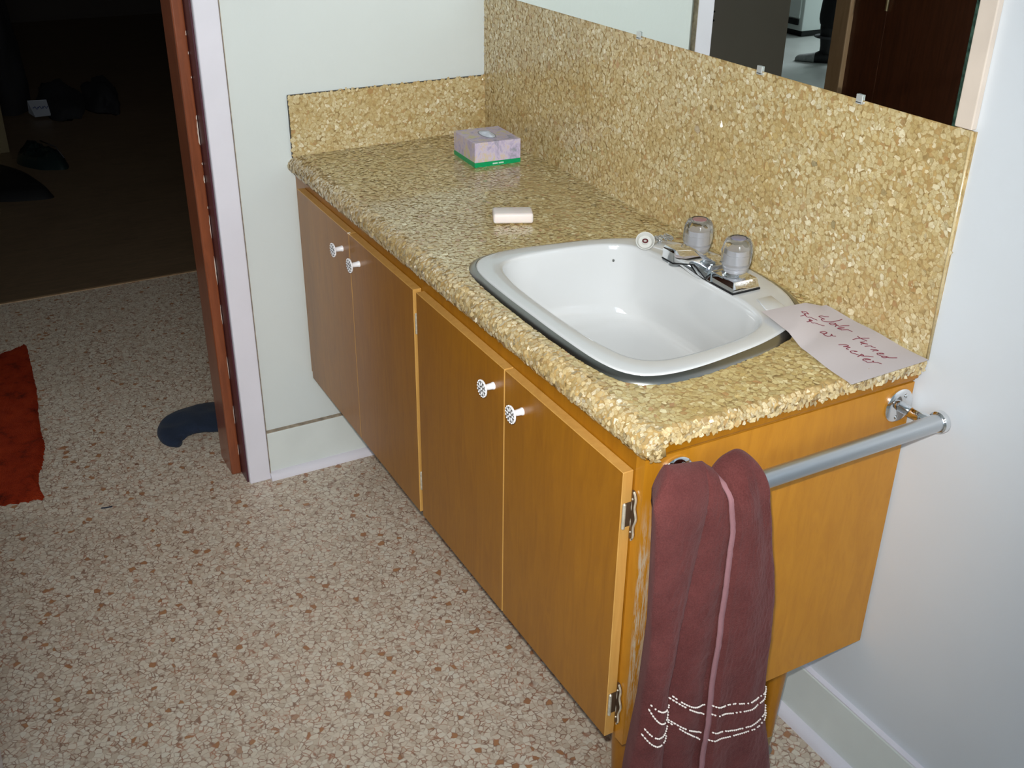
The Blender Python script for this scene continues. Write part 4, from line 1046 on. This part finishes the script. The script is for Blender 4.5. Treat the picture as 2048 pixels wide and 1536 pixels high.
# ------------------------------------------------------------------ person in the kitchen
def skin_mesh(name, pts, edges, mat, parent, sub=2, root=0):
    me = bpy.data.meshes.new(name); me.from_pydata([tuple(Vector(p[:3]) - ORG[parent.name]) for p in pts], edges, [])
    o = bpy.data.objects.new(name, me); COL.objects.link(o); o.parent = parent; ORG[o.name] = ORG[parent.name]
    me.materials.append(mat)
    md = o.modifiers.new('skin', 'SKIN'); md.use_smooth_shade = True
    for v, p in zip(me.skin_vertices[0].data, pts):
        v.radius = (p[3], p[4] if len(p) > 4 else p[3]); v.use_root = False
    me.skin_vertices[0].data[root].use_root = True
    s = o.modifiers.new('sub', 'SUBSURF'); s.levels = sub; s.render_levels = sub
    return o
PX, PY = -3.29, -4.345            # stands here, toes toward +y and -x
fwd = Vector((-.19, .165, 0)).normalized(); sd = Vector((-fwd.y, fwd.x, 0))   # sd: person's left
pr = thing('person', 'person in black trousers and dark top standing in the kitchen, in the mirror', 'person', (PX, PY, 0))
def W(f, s, z, r, r2=None):
    p = Vector((PX, PY, z)) + fwd*f + sd*s; return (p.x, p.y, p.z, r, r2 or r)
s0, f0 = .08, -.14
def V(f, s, z): return Vector(W(f, s, z, 0)[:3])
LEG = ((0.0, 0.0, -.03, .015), (-.30, .15, -.19, .14))        # ankle f, s then knee f, s
bp = [W(f0, s0, .98, .13, .11), W(f0, s0, 1.12, .125, .10), W(f0, s0, 1.30, .15, .11), W(f0, s0, 1.44, .13, .09), W(f0+.01, s0, 1.52, .05), W(f0+.02, s0, 1.60, .055), W(f0+.03, s0, 1.68, .078, .09), W(f0+.03, s0, 1.76, .07, .08)]
for (af, as_, kf, ks), hs in zip(LEG, (-.07, .09)): bp += [W(f0, s0+hs, .90, .085), W(kf, ks, .50, .058), W(af, as_, .10, .040)]
for q in (-1, 1): bp += [W(f0, s0+q*.19, 1.42, .055), W(f0, s0+q*.25, 1.14, .042), W(f0+.10, s0+q*.24, .92, .032), W(f0+.16, s0+q*.22, .86, .026)]
be = [(0,1),(1,2),(2,3),(3,4),(4,5),(5,6),(6,7),(0,8),(8,9),(9,10),(0,11),(11,12),(12,13),(3,14),(14,15),(15,16),(16,17),(3,18),(18,19),(19,20),(20,21)]
skin_mesh('body', bp, be, M_SKIN, pr)
for q in (-1, 1):
    hb = V(f0+.16, s0+q*.22, .86)
    for ln, off in ((.060, -.030), (.078, -.010), (.085, .010), (.075, .030)):
        c = hb + sd*off*.62*q
        skin_mesh('finger', [(*c, .010), (*(c + fwd*.030 + Vector((0, 0, -.028))), .0085), (*(c + fwd*.036 + Vector((0, 0, -.028-ln*.6))), .0075)], [(0, 1), (1, 2)], M_SKIN, pr, 1)
    c = hb - sd*q*.022
    skin_mesh('thumb', [(*c, .011), (*(c + fwd*.020 - sd*q*.022 + Vector((0, 0, -.018))), .010), (*(c + fwd*.034 - sd*q*.026 + Vector((0, 0, -.045))), .008)], [(0, 1), (1, 2)], M_SKIN, pr, 1)
tp = [W(f0, s0, 1.0, .15, .125)]
for (af, as_, kf, ks), hs in zip(LEG, (-.07, .09)): tp += [W(f0, s0+hs, .86, .115), W(kf-.01, ks, .48, .105), W(af-.015, as_, .205, .098)]
skin_mesh('trousers', tp, [(0,1),(1,2),(2,3),(0,4),(4,5),(5,6)], M_BLACK, pr)
tq = [W(f0, s0, 1.02, .145, .12), W(f0, s0, 1.15, .14, .115), W(f0, s0, 1.32, .165, .12), W(f0, s0, 1.43, .145, .10)]
for q in (-1, 1): tq += [W(f0, s0+q*.19, 1.42, .068), W(f0, s0+q*.255, 1.14, .055), W(f0+.06, s0+q*.25, 1.02, .048)]
skin_mesh('top', tq, [(0,1),(1,2),(2,3),(3,4),(4,5),(5,6),(3,7),(7,8),(8,9)], M_BLACK, pr)
b = B(); c = V(f0+.03, s0, 1.74)
bmesh.ops.create_icosphere(b, subdivisions=4, radius=1)
for v in b.verts:
    p = v.co; lf = p.dot(fwd); k = 1+.05*noise.noise(p*5)
    v.co = c + Vector((p.x*.085*k, p.y*.085*k, p.z*.105*k)) - fwd*.02 + Vector((0, 0, .02 + (.05 if lf > .35 and p.z < .25 else 0)))
ob('hair', b, plain('brown_hair', (.03, .018, .010), rough=.6, bump=.9, bscale=120), pr, smooth=True)
for q in (-1, 1): ball(b := B(), V(f0+.112, s0+q*.03, 1.70), .011); ob('eye', b, M_KNOB, pr, smooth=True)
p0 = V(f0+.112, s0, 1.69); b = B(); tube(b, [p0, p0+fwd*.012+Vector((0, 0, -.02)), p0+fwd*.020+Vector((0, 0, -.035)), p0+fwd*.004+Vector((0, 0, -.042))], [.006, .009, .012, .008], 8); ob('nose', b, M_SKIN, pr, smooth=True)
p0 = V(f0+.108, s0, 1.632); b = B(); tube(b, [p0-sd*.024-fwd*.006, p0, p0+sd*.024-fwd*.006], [.003, .006, .003], 8); ob('mouth', b, plain('lips', (.40, .16, .14)), pr, smooth=True)
for q in (-1, 1): ball(b := B(), V(f0+.02, s0+q*.083, 1.68), .028, sx=.5, sy=.6); ob('ear', b, M_SKIN, pr, smooth=True)
for af, as_, kf, ks in LEG:
    b = B(); rings = []
    for i in range(19):
        t = i/18; f = -.070 + .262*t; wd = (.030 + .016*math.sin(PI*min(1, t*1.05)))*(1 if t < .88 else math.sqrt(max(.02, 1-((t-.88)/.13)**2)))*(.6 if i == 0 else 1); ht = interp([(0, .060), (.12, .085), (.35, .085), (.5, .062), (.8, .046), (.93, .040), (1, .020)], t)
        c = Vector((PX, PY, 0)) + fwd*(f+af) + sd*as_; ring = []
        for k in range(16):
            a = 2*PI*k/16; zz = max(.001, ht/2 + math.sin(a)*ht/2*1.05); ring.append(b.verts.new(c + sd*math.copysign(abs(math.cos(a))**.7, math.cos(a))*wd + Vector((0, 0, zz))))
        rings.append(ring)
    for r0, r1 in zip(rings, rings[1:]):
        for k in range(16):
            fc_ = b.faces.new((r0[k], r0[(k+1) % 16], r1[(k+1) % 16], r1[k])); fc_.material_index = 1 if r0[0].co.z < 9 and rings.index(r0) < 9 else 0
    b.faces.new(rings[0]); b.faces.new(rings[-1]); ob('shoe', b, [M_SHOE, M_BLACK2], pr, smooth=True)
    c = Vector((PX, PY, 0)) + fwd*(af-.010) + sd*as_
    b = B(); lathe(b, c + Vector((0, 0, .060)), (0, 0, 1), [(0, .046), (.05, .046), (.15, .060), (.19, .062)], n=24); ob('boot_sock', b, M_BLACK2, pr, smooth=True)
    b = B(); lathe(b, c + Vector((0, 0, .170)), (0, 0, 1), [(0, .092), (.004, .097), (.009, .092)], n=28); ob('trouser_cuff', b, M_GREYC, pr, smooth=True)
